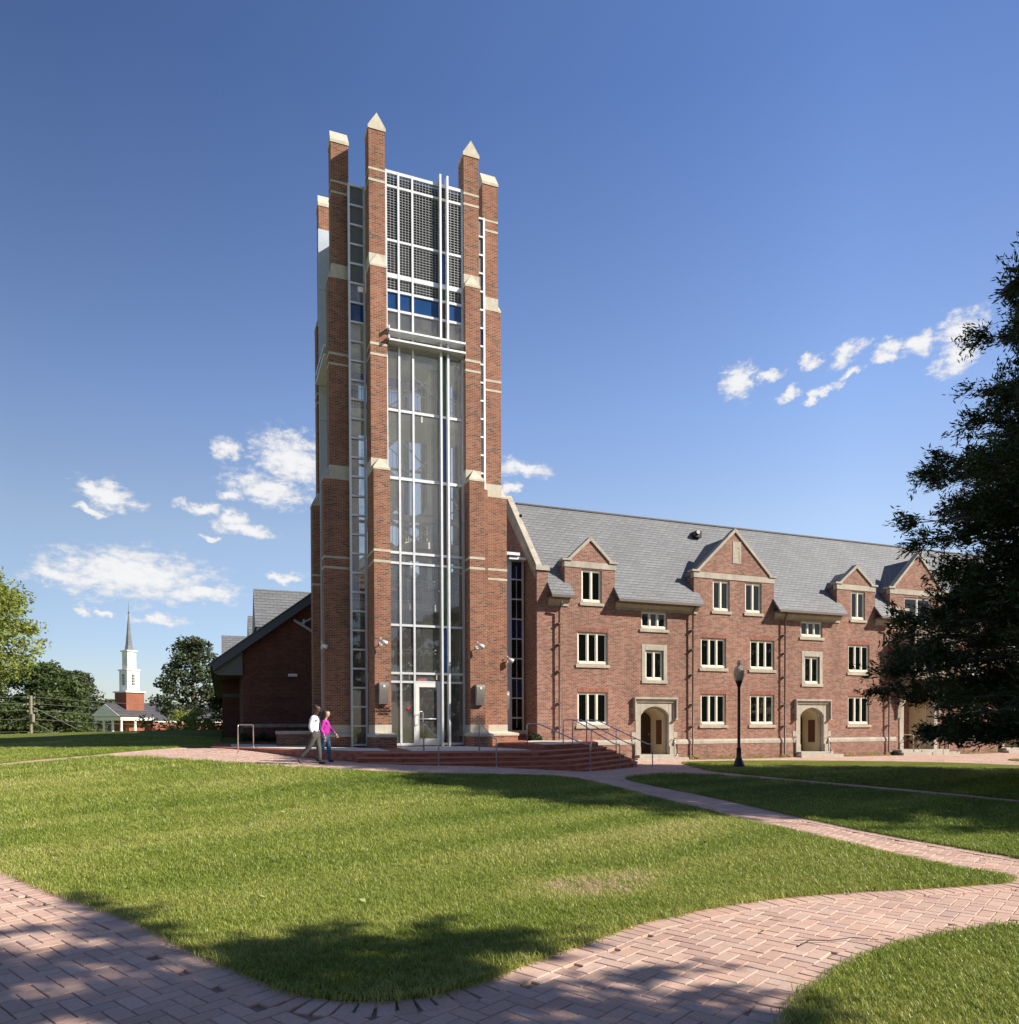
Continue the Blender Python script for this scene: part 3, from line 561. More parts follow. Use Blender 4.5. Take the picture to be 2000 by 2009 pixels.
def rail(pts, label, mids=(), r=.021):
    T = empty('handrail', pts[0], label, 'handrail', 'steel handrails at the steps')
    P = [Vector(p) for p in pts]; out = [P[0]]
    for i in range(1, len(P)-1):      # rounded bends
        a, b, c = P[i-1], P[i], P[i+1]; d0 = (a-b).normalized(); d1 = (c-b).normalized(); rr = min(.09, (a-b).length*.4, (c-b).length*.4)
        for t in (0, .25, .5, .75, 1): out.append(b+d0*rr*(1-t)**2+d1*rr*t**2)
    out.append(P[-1]); MB().tube(out, r, 8).build('rail', 'steel', T, True)
    for a, b in mids: MB().tube([a, b], r*.9, 8).build('post', 'steel', T, True)
    for p in (pts[0], pts[-1]): MB().lathe([(.045, 0), (.045, .012), (.022, .02)], p, 12).build('base_flange', 'steel', T, True)
def hrail(a, za, b, zb, label, flat=.25, mid=None, top=.9):
    ax, ay = a; bx, by = b; dx, dy = bx-ax, by-ay; L = math.hypot(dx, dy); dx /= L; dy /= L; f2 = .18
    pts = [(ax, ay, za), (ax, ay, za+top), (ax+dx*flat, ay+dy*flat, za+top), (bx-dx*f2, by-dy*f2, zb+top), (bx, by, zb+top), (bx, by, zb)]
    mids = []
    if mid is not None:
        t = (mid*L-flat)/(L-flat-f2); zt = za+top+(zb-za)*t; mids = [((ax+dx*mid*L, ay+dy*mid*L, za+(zb-za)*mid-.2), (ax+dx*mid*L, ay+dy*mid*L, zt))]
    rail(pts, label, mids)
hg = lambda x, y: float(H(x, y))+.01
hrail((5.96, 22.72), .85, (6.09, 21.5), hg(6.09, 21.5), 'short steel handrail down the front steps below the tower door', .08)
hrail((7.77, 22.65), .85, (7.86, 21.3), hg(7.86, 21.3), 'short steel handrail below the right front buttress', .08)
hrail((9.34, 22.4), .85, (11.2, 21.55), hg(11.2, 21.55), 'steel handrail sloping over the corner of the steps', .35)
hrail((11.75, 24.75), 1.0, (13.55, 23.75), hg(13.5, 23.7), 'steel handrail with middle post on the side steps, nearest the step corner', .4, .5)
hrail((12.5, 25.5), 1.0, (14.6, 24.5), hg(14.6, 24.5), 'steel handrail behind the nearest side handrail', .35)
hrail((13.3, 25.9), 1.0, (15.65, 24.9), hg(15.6, 24.9), 'farthest steel handrail on the side steps, toward the arched door', .4, .45)
rail([(.62, 28.95, hg(.62, 28.95)), (.62, 28.95, 1.76), (1.2, 30.2, 1.76), (1.2, 30.2, .86)], 'low steel hoop rail standing alone left of the walking couple')
# ------------------------------------------------------------------ glass tower
TC = 7.94
def tower():
    T = empty('glass_bell_tower', (TC, 32.8, .85), 'tall brick and glass tower with pointed stone caps on its corner buttresses', 'tower')
    zt = 25.22
    BANDS = ((23.64, 23.72), (23.2, 23.29), (16.72, 16.82), (16.31, 16.40), (8.51, 8.61), (8.09, 8.19))
    # local frame of a buttress: w across, d outward distance from the tower's face plane d=0 ; mp maps (w,d,z) to the world
    def buttress(mp, stages, back):
        d0, d1, d2, db = stages; hw = .325
        def bx(m, w, da, dbk, z0, z1, grow=0):
            vs = [(-w, da), (w, da), (w, dbk), (-w, dbk)]; vs = [mp(a, b) for a, b in vs]
            k = [(x, y, z0) for x, y in vs]+[(x, y, z1) for x, y in vs]
            m.add(k, [(0, 1, 2, 3), (7, 6, 5, 4), (0, 4, 5, 1), (1, 5, 6, 2), (2, 6, 7, 3), (3, 7, 4, 0)])
        m = MB(); bx(m, .40, back, db, -.1, 1.26); bx(m, hw, back, d0, 1.74, 11.72); bx(m, hw, back, d1, 12.28, 19.82); bx(m, hw, back, d2, 20.38, zt)
        B = m.build('buttress', 'brick', T)
        m = MB(); bx(m, .44, back, db+.04, 1.26, 1.36); 
        # weathered base slab
        vs = [mp(a, b) for a, b in ((-.44, db+.04), (.44, db+.04), (.44, back), (-.44, back))]; vt = [mp(a, b) for a, b in ((-hw-.004, d0+.004), (hw+.004, d0+.004), (hw+.004, back), (-hw-.004, back))]
        m.add([(x, y, 1.36) for x, y in vs]+[(x, y, 1.45) for x, y in vt], [(0, 1, 5, 4), (1, 2, 6, 5), (2, 3, 7, 6), (3, 0, 4, 7), (4, 5, 6, 7)])
        bx(m, hw+.006, back, d0+.006, 1.45, 1.74); m.build('stone_base', 'stone', B)
        for zb, zp, da, dn in ((11.72, 12.28, d0, d1), (19.82, 20.38, d1, d2)):
            m = MB(); bx(m, hw+.008, back, dn+.008, zb, zp)
            e = [mp(-hw-.012, da+.015), mp(hw+.012, da+.015), mp(hw+.012, dn), mp(-hw-.012, dn), mp(0, dn)]
            m.add([(x, y, zb+.06) for x, y in e[:4]]+[(e[4][0], e[4][1], zp+.02)]+[(x, y, zb-.02) for x, y in e[:4]], [(0, 1, 4), (1, 2, 4), (3, 0, 4), (2, 3, 4), (5, 6, 1, 0), (6, 7, 2, 1), (7, 8, 3, 2), (8, 5, 0, 3), (8, 7, 6, 5)])
            m.build('stone_weathering', 'stone', B)
        for z0, z1 in BANDS: m = MB(); bx(m, hw+.01, back, (d0 if z0 < 11 else d1 if z0 < 19 else d2)+.01, z0, z1); m.build('stone_band', 'stone', B)
        m = MB(); bx(m, hw+.03, back-.02, d2+.03, zt, zt+.12)
        c = [mp(-hw-.03, d2+.03), mp(hw+.03, d2+.03), mp(hw+.03, back-.02), mp(-hw-.03, back-.02), mp(0, d2+.0), mp(0, back)]
        m.add([(x, y, zt+.12) for x, y in c[:4]]+[(x, y, zt+.68) for x, y in c[4:]], [(0, 1, 4), (1, 2, 5, 4), (2, 3, 5), (3, 0, 4, 5)])
        m.build('stone_cap', 'stone', B)
    for cx in (5.975, 9.895):
        buttress(lambda w, d, cx=cx: (cx+w, 29.57-d), (.60, .15, 0, 1.22), -.72)
        buttress(lambda w, d, cx=cx: (cx-w, 36.63+d), (.60, .15, 0, 1.22), -.72)
    for cy in (31.13, 35.07):
        buttress(lambda w, d, cy=cy: (TC-3.58-d, cy-w), (.38, .13, 0, .85), -.70)
        buttress(lambda w, d, cy=cy: (TC+3.58+d, cy+w), (.38, .13, 0, .85), -.70)
    # ---- front and back curtain walls
    TR = [(.9, 1.0), (3.44, 3.53), (3.79, 3.88), (5.73, 5.82), (8.23, 8.32), (8.64, 8.74), (11.61, 11.73), (14.33, 14.43), (18.3, 18.39), (19.06, 19.15), (19.62, 19.80), (21.06, 21.15), (23.2, 23.29), (23.74, 23.86)]
    for Y, sg in ((29.7, 1), (36.5, -1)):
        fr = MB(); y0, y1 = (Y-.05, Y+.1) if sg > 0 else (Y-.1, Y+.05)
        for a, b in ((6.3, 6.385), (6.81, 6.89), (7.38, 7.46), (9.49, 9.57)): fr.box(a, b, y0, y1, .9, 23.86)
        xs = [(6.385, 6.81), (6.89, 7.38), (7.46, 8.51), (8.59, 8.81), (8.89, 9.49)]
        for z0, z1 in TR+[(17.3, 17.43), (16.92, 17.05)]:
            for i, (a, b) in enumerate(xs):
                if sg > 0 and i in (2,) and z0 < 3.3: continue
                fr.box(a, b, y0+.01, y1-.01, z0, z1)
        F = fr.build('curtain_wall_frame', 'alum', T)
        fn = MB()
        for a, b in ((8.51, 8.59), (8.81, 8.89)): fn.box(a, b, *((Y-.22, Y+.1) if sg > 0 else (Y-.1, Y+.22)), .87, 24.12)
        fn.build('vertical_fins', 'alum', T)
        if sg > 0:
            ld = MB()
            for z0 in (17.33, 16.95): ld.box(6.33, 9.54, Y-.42, Y-.055, z0, z0+.075)
            for z0 in (17.34, 16.96): ld.box(6.31, 6.37, Y-.54, Y-.05, z0-.01, z0+.12)
            ld.build('sunshade_ledges', 'alum', T)
        rows = [(1.0, 3.44), (3.53, 3.79), (3.88, 5.73), (5.82, 8.23), (8.32, 8.64), (8.74, 11.61), (11.73, 14.33), (14.43, 16.92), (17.05, 17.3), (17.43, 18.3), (18.39, 19.06), (19.15, 19.62), (19.80, 21.06), (21.15, 23.2), (23.29, 23.74)]
        P = {}
        def pane(mat, a, b, z0, z1): P.setdefault(mat if mat == 'glass' else (mat, len(P)), MB()).box(a, b, Y+.02, Y+.032, z0, z1)
        lv = MB(); lb = MB(); strip = ['greyglass', 'greyglass', 'blueglass', 'greenglass', 'maroonglass', 'greyglass', 'blueglass', 'greenglass', 'greyglass', 'maroonglass', 'maroonglass', 'greenglass', 'blueglass', 'greyglass', 'maroonglass']
        for r, (z0, z1) in enumerate(rows):
            for i, (a, b) in enumerate(xs):
                if sg > 0 and i == 2 and r == 0: continue
                if i == 3: pane(strip[r], a, b, z0, z1)
                elif r >= 11:
                    z = z0+.03
                    while z < z1-.03: lv.add([(a, Y+.0, z), (b, Y+.0, z), (b, Y+.075, z+.06), (a, Y+.075, z+.06), (a, Y+.0, z-.012), (b, Y+.0, z-.012), (b, Y+.075, z+.048), (a, Y+.075, z+.048)], [(0, 1, 2, 3), (7, 6, 5, 4), (0, 4, 5, 1), (2, 6, 7, 3)]); z += .105
                    n = max(1, int((b-a)/.12))
                    for k in range(1, n): x = a+(b-a)*k/n; lb.box(x-.006, x+.006, Y-.012, Y+.0, z0, z1)
                elif r == 10: pane('blueglass', a, b, z0, z1)
                elif r == 8: pane('greyglass', a, b, z0, z1)
                else: pane('glass', a, b, z0, z1)
        for k, m in P.items(): m.build('clear_glazing', k, F) if k == 'glass' else m.build(k[0].replace('glass', '_pane'), k[0], F)
        lv.build('louvre_slats', 'louvre', F); lb.build('louvre_bars', 'louvre', F)
    for y in (29.86, 36.3): MB().box(6.38, 9.5, y, y+.03, 19.1, 23.75).build('louvre_backing', 'louvre_back', T)
    # ---- corner strips of small panes
    for (x0, x1) in ((4.97, 5.66), (10.21, 10.80)):
        for Y in (30.5, 35.7):
            fr = MB(); g = MB(); gb = MB(); lv = MB()
            low = x0 > 8 and Y < 33; zb = 11.9 if low else .86
            if low: MB().box(x0-.03, x1+.1, Y, Y+.2, .5, 11.9).build('corner_infill_wall', 'brick', T)
            fr.box(x0, x0+.08, Y-.06, Y+.08, zb, 23.5); fr.box(x1-.08, x1, Y-.06, Y+.08, zb, 23.5)
            n = 29
            for k in range(n+1):
                z = .93+k*.7765
                if z < zb: continue
                fr.box(x0+.08, x1-.08, Y-.05, Y+.07, z-.035, z+.035)
                if k < n:
                    (gb if k == 22 else g if k < 24 else lv).box(x0+.08, x1-.08, Y+.02, Y+.03, z+.035, z+.7415)
            F = fr.build('corner_glazing_frame', 'alum', T); g.build('clear_glazing', 'glass', F); gb.build('blue_glazing', 'blueglass', F); lv.build('dark_panels', 'louvre_back', F)
    # ---- side walls: glazing between the side buttresses and a metal clad bay
    for s in (-1, 1):
        X = TC+s*2.97; fr = MB(); g = MB(); a, b = sorted((X-.04, X+.04))
        for y in (31.46, 31.9, 33.7, 34.7): fr.box(a, b, y-.04, y+.04, .86, 23.5)
        for k in range(9):
            z = .93+k*2.8; fr.box(a, b, 31.46, 34.74, z-.05, z+.05)
            if k < 8: g.box(X-.006, X+.006, 31.5, 34.7, z+.05, z+2.75)
        F = fr.build('side_glazing_frame', 'alum', T); g.build('clear_glazing', 'glass', F)
        x0, x1 = sorted((TC+s*3.66, TC+s*3.0)); F2 = MB().box(x0, x1, 34.3, 34.4, .86, 23.9).build('metal_fin', 'panel', T)
        m = MB(); [m.box(x0+.01, x1-.01, 34.294, 34.3, .9+k*2.9, .915+k*2.9) for k in range(8)]; m.build('panel_joints', 'greypanel', F2)
        m = MB()
        for z0 in (17.33, 16.95): m.box(*sorted((TC+s*3.82, TC+s*3.02)), 31.5, 34.28, z0, z0+.1)
        m.build('side_sunshade_ledges', 'alum', T)
    # ---- inside
    for z0, z1 in ((18.42, 18.6), (23.3, 23.4)):
        MB().prism([(5.0, 30.56), (6.32, 30.56), (6.32, 29.95), (9.55, 29.95), (9.55, 30.56), (10.8, 30.56), (10.8, 35.6), (5.0, 35.6)], z0, z1).build('ceiling_slab', 'white_int', T)
    for z, x0, x1, y0 in ((4.05, 6.2, 10.8, 32.2), (7.1, 5.2, 10.8, 32.2), (9.9, 7.6, 10.8, 32.4), (15.55, 5.2, 10.8, 32.6)):
        poly = [(x0, 35.0), (x0, y0+.5)]; rp = []
        for k in range(9):
            t = k/8; x = x0+(x1-x0)*t; y = y0+.5-.55*math.sin(math.pi*(.15+.7*t)); poly.append((x, y)); rp.append((x, y+.05))
        poly += [(x1, 35.0)]; poly = poly[::-1]
        FL = MB().prism(poly[::-1], z-.3, z).build('balcony_floor', 'cream_int' if z < 8 else 'white_int', T)
        rr = MB(); rs = resample(rp, .11, False)
        rr.tube([(x, y, z+1.02) for x, y in rp], .025, 6); rr.tube([(x, y, z+.1) for x, y in rp], .015, 6); rr.tube([(x, y, z+.86) for x, y in rp], .012, 6)
        for i, (x, y) in enumerate(rs): rr.tube([(x, y, z), (x, y, z+1.0)], .022 if i % 8 == 0 else .0085, 5)
        rr.build('balustrade', 'rail_int', FL)
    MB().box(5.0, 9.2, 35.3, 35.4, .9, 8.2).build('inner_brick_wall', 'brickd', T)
    MB().box(9.2, 10.8, 35.2, 35.35, .9, 8.2).box(10.7, 10.8, 31.5, 34.8, .9, 8.2).box(5.05, 5.15, 31.5, 34.8, .9, 3.7).build('inner_cream_wall', 'cream_int', T)
    MB().box(9.35, 9.85, 34.1, 34.8, 8.2, 18.4).build('lift_shaft', 'white_int', T)
    m = MB(); [m.box(9.38+i*.1, 9.4+i*.1, 34.07, 34.1, 8.2, 18.4) for i in range(5)]; m.build('shaft_ribs', 'panel', T)
    [MB().lathe([(.11, 0), (.11, 17.5)], c_, 16).build('round_column', 'cream_int', T, True) for c_ in ((9.25, 31.2, .9), (9.95, 31.3, .9))]
    MB().box(5.6, 10.3, 29.8, 35.0, .85, .89).build('lobby_floor', 'woodint', T)
    MB().box(8.5, 9.5, 33.0, 34.6, .9, 3.3).box(7.7, 8.3, 33.6, 34.6, .9, 3.3).build('lobby_panel', 'woodint', T)
    m = MB()
    for z0, z1 in ((14.6, 17.0), (10.9, 14.1), (8.5, 10.9)):
        m.tube([(6.4, 30.15, z0), (9.5, 30.15, z1)], .028, 6).tube([(6.4, 30.2, z1), (9.5, 30.2, z0)], .028, 6)
    for z in (10.2, 16.9): m.box(6.3, 9.57, 30.3, 30.42, z, z+.22)
    m.tube([(6.4, 30.36, 10.3), (9.5, 33.5, 9.5)], .06, 6); m.build('cross_bracing', 'white_int', T)
    m = MB(); bal = MB(); c = (6.85, 32.6); N = 60; prev = None
    for k in range(N+1):
        a = -k/N*2*math.pi*2.3+1.0; z = 8.4+k/N*7.0
        q = [(c[0]+.12*math.cos(a), c[1]+.12*math.sin(a)), (c[0]+.85*math.cos(a), c[1]+.85*math.sin(a))]
        if prev: 
            p, zp = prev; m.add([(*p[0], zp), (*p[1], zp), (*q[1], z), (*q[0], z), (*p[0], zp-.16), (*p[1], zp-.16), (*q[1], z-.16), (*q[0], z-.16)], [(0, 1, 2, 3), (4, 7, 6, 5), (1, 5, 6, 2), (0, 3, 7, 4)])
            bal.tube([(*q[1], z), (*q[1], z+.95)], .009, 5); bal.tube([(*p[1], zp+.95), (*q[1], z+.95)], .02, 6)
        prev = (q, z)
    S = m.build('spiral_stair', 'white_int', T); bal.build('stair_balustrade', 'rail_int', S); MB().lathe([(.1, 0), (.1, 8.2)], (c[0], c[1], 8.3), 12).build('stair_newel', 'white_int', S)
    # ---- entrance door
    y = 29.66; D = MB(); D.box(7.46, 7.60, y, y+.1, .9, 3.44).box(8.36, 8.50, y, y+.1, .9, 3.44).box(7.60, 8.36, y, y+.1, 3.28, 3.44).box(7.60, 8.36, y, y+.1, .9, 1.18)
    d = D.build('entrance_door', 'doorpaint', T, bevel=.004); MB().box(7.60, 8.36, y+.04, y+.052, 1.18, 3.28).build('door_glass', 'glass', d)
    MB().tube([(7.58, y-.02, 1.78), (7.54, y-.12, 1.8), (7.54, y-.14, 2.1), (7.58, y-.14, 2.28), (7.70, y-.12, 2.28), (7.74, y-.06, 2.2), (7.74, y-.06, 1.84)], .014, 8).build('door_handle', 'alum', d, True)
    MB().tube([(7.62, y+.0, 1.98), (8.34, y+.0, 1.98)], .02, 8).build('push_bar', 'alum', d, True)
    tb = MB(); tb.lathe([(.055, 0), (.055, .004)], (0, 0, 0), 20); tb.v = [(7.16+x, 29.695-z, 2.42+yy) for x, yy, z in tb.v]; tb.build('door_sticker', 'red', T)
    ex = MB().box(7.82, 8.12, 30.6, 30.63, 3.5, 3.72).build('exit_sign', 'white_int', T); text('exit_lettering', 'EXIT', .19, (7.97, 30.59, 3.545), (math.pi/2, 0, 0), 'exit_red', ex, .004)
    # ---- raised letters on the left front buttress
    L = empty('sign_lettering', (5.975, 28.96, 2.2), 'small dark metal letters on the left front buttress under the wall light box', 'lettering')
    for s, z in (('NICHOLS', 2.36), ('LEADERSHIP', 2.245), ('CENTER', 2.13)): text('letters', s, .118 if s != 'NICHOLS' else .112, (5.97, 28.958, z), (math.pi/2, 0, 0), 'bronze', L, .008)
    P_ = empty('pendant_lamp', (8.44, 31.6, 10.7), 'white ringed pendant lamp hanging inside the glass tower', 'pendant lamp')
    m = MB(); m.tube([(8.44, 31.6, 11.2), (8.44, 31.6, 18.4)], .01, 5); m.lathe([(.14, 0), (.06, .15), (.015, .4)], (8.44, 31.6, 10.95), 12); m.build('stem', 'white_int', P_)
    for i, r in enumerate((.42, .36, .30)): 
        z = 10.78-i*.17; m = MB().lathe([(r, 0), (r, .035), (r*.55, .05), (r*.55, .012)], (8.44, 31.6, z), 24); m.build('ring', 'white_int', P_, True)
tower()
def arm_light(x, y, z, lab, sx=-1):
    T = empty('arm_floodlight', (x, y, z), lab, 'floodlight', 'arm floodlights on the tower')
    MB().box(x-.06, x+.06, y-.03, y, z-.06, z+.06).build('wall_plate', 'alum', T)
    MB().tube([(x, y-.03, z), (x+.02, y-.28, z+.05)], .016, 6).build('arm', 'alum', T)
    m = MB(); m.tube([(x-.02, y-.26, z+.09), (x+.17, y-.38, z-.02)], .075, 12, .095); m.build('lamp_head', 'alum', T, True)
    MB().tube([(x-.03, y-.24, z+.16), (x-.05, y-.22, z+.22)], .03, 6).build('sensor', 'alum', T)
arm_light(5.88, 28.97, 4.9, 'aluminium arm floodlight high on the left front buttress'); arm_light(9.85, 28.97, 4.9, 'aluminium arm floodlight high on the right front buttress')
arm_light(11.9, 30.9, 4.55, 'small arm floodlight on the outer right edge of the tower'); arm_light(3.9, 31.0, 4.9, 'arm floodlight on the shaded outer left edge of the tower')
def wallbox(x, y, z0, z1, lab, w=.37):
    T = empty('wall_light_box', (x, y, (z0+z1)/2), lab, 'wall light', 'bronze light boxes on the tower')
    n = 10; pr = []
    for k in range(n+1):
        t = k/n; pr.append((y-.14-.13*math.sin(t*1.9)**1.0*(1) if t < .95 else y-.2, z0+(z1-z0)*t))
    m = MB(); m.yz([(y, z0+.02)]+[(p, z) for p, z in pr]+[(y, z1)], x-w/2, x+w/2); m.build('housing', 'fixture', T, bevel=.006)
    MB().box(x-.045, x+.045, y-.285, y-.2, z1-.2, z1-.11).build('light_aperture', 'winframe', T)
wallbox(5.96, 28.96, 2.55, 3.4, 'curved bronze light box on the left front buttress above the small letters'); wallbox(9.93, 28.96, 2.53, 3.38, 'curved bronze light box on the right front buttress beside the door')
wallbox(11.98, 31.2, 2.45, 3.25, 'slim bronze light box seen edge on at the right side of the tower', .16)
# ------------------------------------------------------------------ brick wing
YW = 32.8
def grid(m, u0, u1, z0, z1, Y, holes, rev=.17):
    xs = sorted({u0, u1, *[min(max(h[0], u0), u1) for h in holes], *[min(max(h[1], u0), u1) for h in holes]}); zs = sorted({z0, z1, *[min(max(h[2], z0), z1) for h in holes], *[min(max(h[3], z0), z1) for h in holes]})
    for i in range(len(xs)-1):
        for j in range(len(zs)-1):
            cx, cz = (xs[i]+xs[i+1])/2, (zs[j]+zs[j+1])/2
            if any(h[0] < cx < h[1] and h[2] < cz < h[3] for h in holes): continue
            m.add([(xs[i], Y, zs[j]), (xs[i+1], Y, zs[j]), (xs[i+1], Y, zs[j+1]), (xs[i], Y, zs[j+1])], [(0, 1, 2, 3)])
    for a, b, c, d in holes:
        c = max(c, z0); d = min(d, z1)
        if c >= d or a < u0 or b > u1: continue
        m.add([(a, Y, c), (b, Y, c), (b, Y, d), (a, Y, d), (a, Y+rev, c), (b, Y+rev, c), (b, Y+rev, d), (a, Y+rev, d)], [(0, 4, 7, 3), (1, 2, 6, 5), (3, 7, 6, 2), (0, 1, 5, 4)])
def window(P, u0, u1, z0, z1, nl, sill=True, lintel=True, Y=YW):
    f = MB(); t = .085; y0, y1 = Y+.06, Y+.16
    f.box(u0, u0+t, y0, y1, z0, z1).box(u1-t, u1, y0, y1, z0, z1).box(u0+t, u1-t, y0, y1, z1-t, z1).box(u0+t, u1-t, y0-.02, y1, z0, z0+t*1.5)
    w = (u1-u0-2*t)/nl
    for k in range(1, nl): f.box(u0+t+w*k-.045, u0+t+w*k+.045, y0+.004, y1, z0+t*1.5, z1-t)
    F = f.build('window', 'winframe', P, bevel=.008)
    s = MB(); g = MB()
    for k in range(nl):
        a = u0+t+w*k+(.045 if k else 0); b = u0+t+w*(k+1)-(.045 if k < nl-1 else 0); e = .032
        s.box(a, a+e, y0+.03, y1-.01, z0+t*1.5, z1-t).box(b-e, b, y0+.03, y1-.01, z0+t*1.5, z1-t).box(a+e, b-e, y0+.03, y1-.01, z1-t-e, z1-t).box(a+e, b-e, y0+.03, y1-.01, z0+t*1.5, z0+t*1.5+e)
        g.box(a+e, b-e, y0+.055, y0+.062, z0+t*1.5+e, z1-t-e)
    s.build('sash', 'white_paint', F); g.build('pane', 'darkglass', F)
    MB().box(u0+.01, u1-.01, y1+.02, y1+.04, z0+.01, z1-.01).build('backing', 'unlit_room', F)
    if random.random() < .6: a = random.uniform(.1, .32)*(u1-u0); MB().box(u1-a-.03, u1-.03, y1+.003, y1+.012, z0+.02, z1-.02).build('curtain', 'drape', F)
    if sill:
        m = MB().yz([(Y-.07, z0-.17), (Y-.07, z0-.05), (Y+.06, z0+.005), (Y+.12, z0+.005), (Y+.12, z0-.17)], u0-.1, u1+.1); m.build('window_sill', 'stonew', F)
    if lintel: MB().box(u0-.02, u1+.02, Y-.006, Y+.1, z1, z1+.2).build('brick_lintel', 'soldier', F)
    return F
MATS['drape'] = plain('green_drape', (.20, .24, .15), .9)
MATS['unlit_room'] = plain('unlit_room_sheet', (.022, .03, .02), .9)  # near-black sheet standing in for the shade of the unlit rooms
def archprof(a0, a1, zs, za, n=20, p=2.1):
    c = (a0+a1)/2; h = (a1-a0)/2; out = []
    for k in range(n+1):
        t = math.cos(math.pi*(1-k/n)); x = c+h*t
        base = math.sqrt(max(0, 1-abs(t)**p)); z = zs+(za-zs)*(base*.86+.14*(1-abs(t)))
        out.append((x, z))
    return out
def archplate(m, u0, u1, z0, z1, ar, y0, y1):
    a0, a1 = ar[0][0], ar[-1][0]
    m.box(u0, a0, y0, y1, z0, z1).box(a1, u1, y0, y1, z0, z1)
    for (xa, za), (xb, zb) in zip(ar[:-1], ar[1:]):
        m.add([(xa, y0, za), (xb, y0, zb), (xb, y0, z1), (xa, y0, z1), (xa, y1, za), (xb, y1, zb), (xb, y1, z1), (xa, y1, z1)], [(0, 1, 2, 3), (7, 6, 5, 4), (0, 4, 5, 1), (3, 2, 6, 7)])
def porch(P, c, lab=None):
    a0, a1 = c-.83, c+.83; u0, u1 = c-1.14, c+1.13; zb = .2; ar = archprof(a0, a1, 2.12, 2.66)
    m = MB(); archplate(m, u0, u1, zb, 2.98, ar, YW-.03, YW+.18)
    ar2 = archprof(a0+.11, a1-.11, 2.08, 2.56); archplate(m, a0-.005, a1+.005, zb, 2.7, ar2, YW+.18, YW+.34)
    S = m.build('door_surround', 'stonew', P, bevel=.012)
    m = MB(); m.box(c-1.28, c+1.27, YW-.22, YW+.02, 3.02, 3.12).box(c-1.24, c+1.23, YW-.15, YW+.02, 2.94, 3.02).box(c-1.2, c+1.19, YW-.10, YW+.02, 2.86, 2.94)
    for s in (-1, 1): 
        x = c+s*1.2; m.box(min(x, x+s*.06)-.0, max(x, x+s*.06), YW-.2, YW+.02, 2.05, 3.02).box(x-.06-.02, x+.06+.02, YW-.24, YW+.0, 1.96, 2.05).box(x-.04-s*.08, x+.04-s*.08, YW-.1, YW+.0, 2.05, 2.9)
    m.build('hood_mould', 'stonew', S, bevel=.01)
    m = MB()
    for s in (-1, 1):
        x = c+s*1.14; a, b = sorted((x, x+s*.22)); m = MB().box(a, b, YW-.09, YW, .72, .98).box(min(x-s*.02, x+s*.06), max(x-s*.02, x+s*.06), YW-.12, YW, zb-.1, .85).box(a, b, YW-.03, YW, 1.05, 1.35).box(a, b-.06, YW-.032, YW, 2.3, 2.6)
        m.box(*sorted((c+s*.86, c+s*1.1)), YW-.1, YW, zb, .62); m.build('stone_quoins', 'stonew', S)
    # the passage behind the arch: plastered sides and vault, oak door at the back
    m = MB(); yb = YW+1.5; m.box(a1, a1+.1, YW+.34, yb, zb, 2.7).box(a0-.1, a0, YW+.34, yb, zb, 2.7)
    vp = archprof(a0, a1, 2.08, 2.6)
    for (xa, za), (xb, zb2) in zip(vp[:-1], vp[1:]): m.add([(xa, YW+.34, za), (xb, YW+.34, zb2), (xb, yb, zb2), (xa, yb, za)], [(0, 1, 2, 3)])
    m.box(a0-.1, a1+.1, yb, yb+.1, zb, 3.0); m.build('porch_lining', 'plaster', S)
    MB().box(a1-.012, a1+.02, YW+.62, YW+1.15, .7, 1.98).build('brick_inset', 'brickd', S)
    d = MB(); dr = archprof(a0+.2, a1-.16, 2.0, 2.45); d.xz([(a1-.16, zb), (a1-.16, 2.0)]+dr[::-1][1:-1]+[(a0+.2, 2.0), (a0+.2, zb)], yb-.06, yb-.005)
    D = d.build('wooden_door', 'darkwood', S)
    m = MB(); [m.box(x, x+.02, yb-.075, yb-.06, zb+.05, 2.2) for x in np.arange(a0+.3, a1-.25, .19)]; m.build('door_boards', 'darkwood', D)
    MB().lathe([(.03, 0), (.03, .05)], (a1-.3, yb-.1, 1.2), 10).build('door_handle', 'steel', D)
    m = MB(); m.box(c-1.15, c+1.15, YW-.45, YW+1.6, -.1, .2).box(c-1.5, c+1.5, YW-.85, YW-.45, -.25, .06); m.build('stone_steps', 'stonew', S, bevel=.01)
SLOPE = 1.237
def rz(y): return 8.69+SLOPE*(y-32.85)
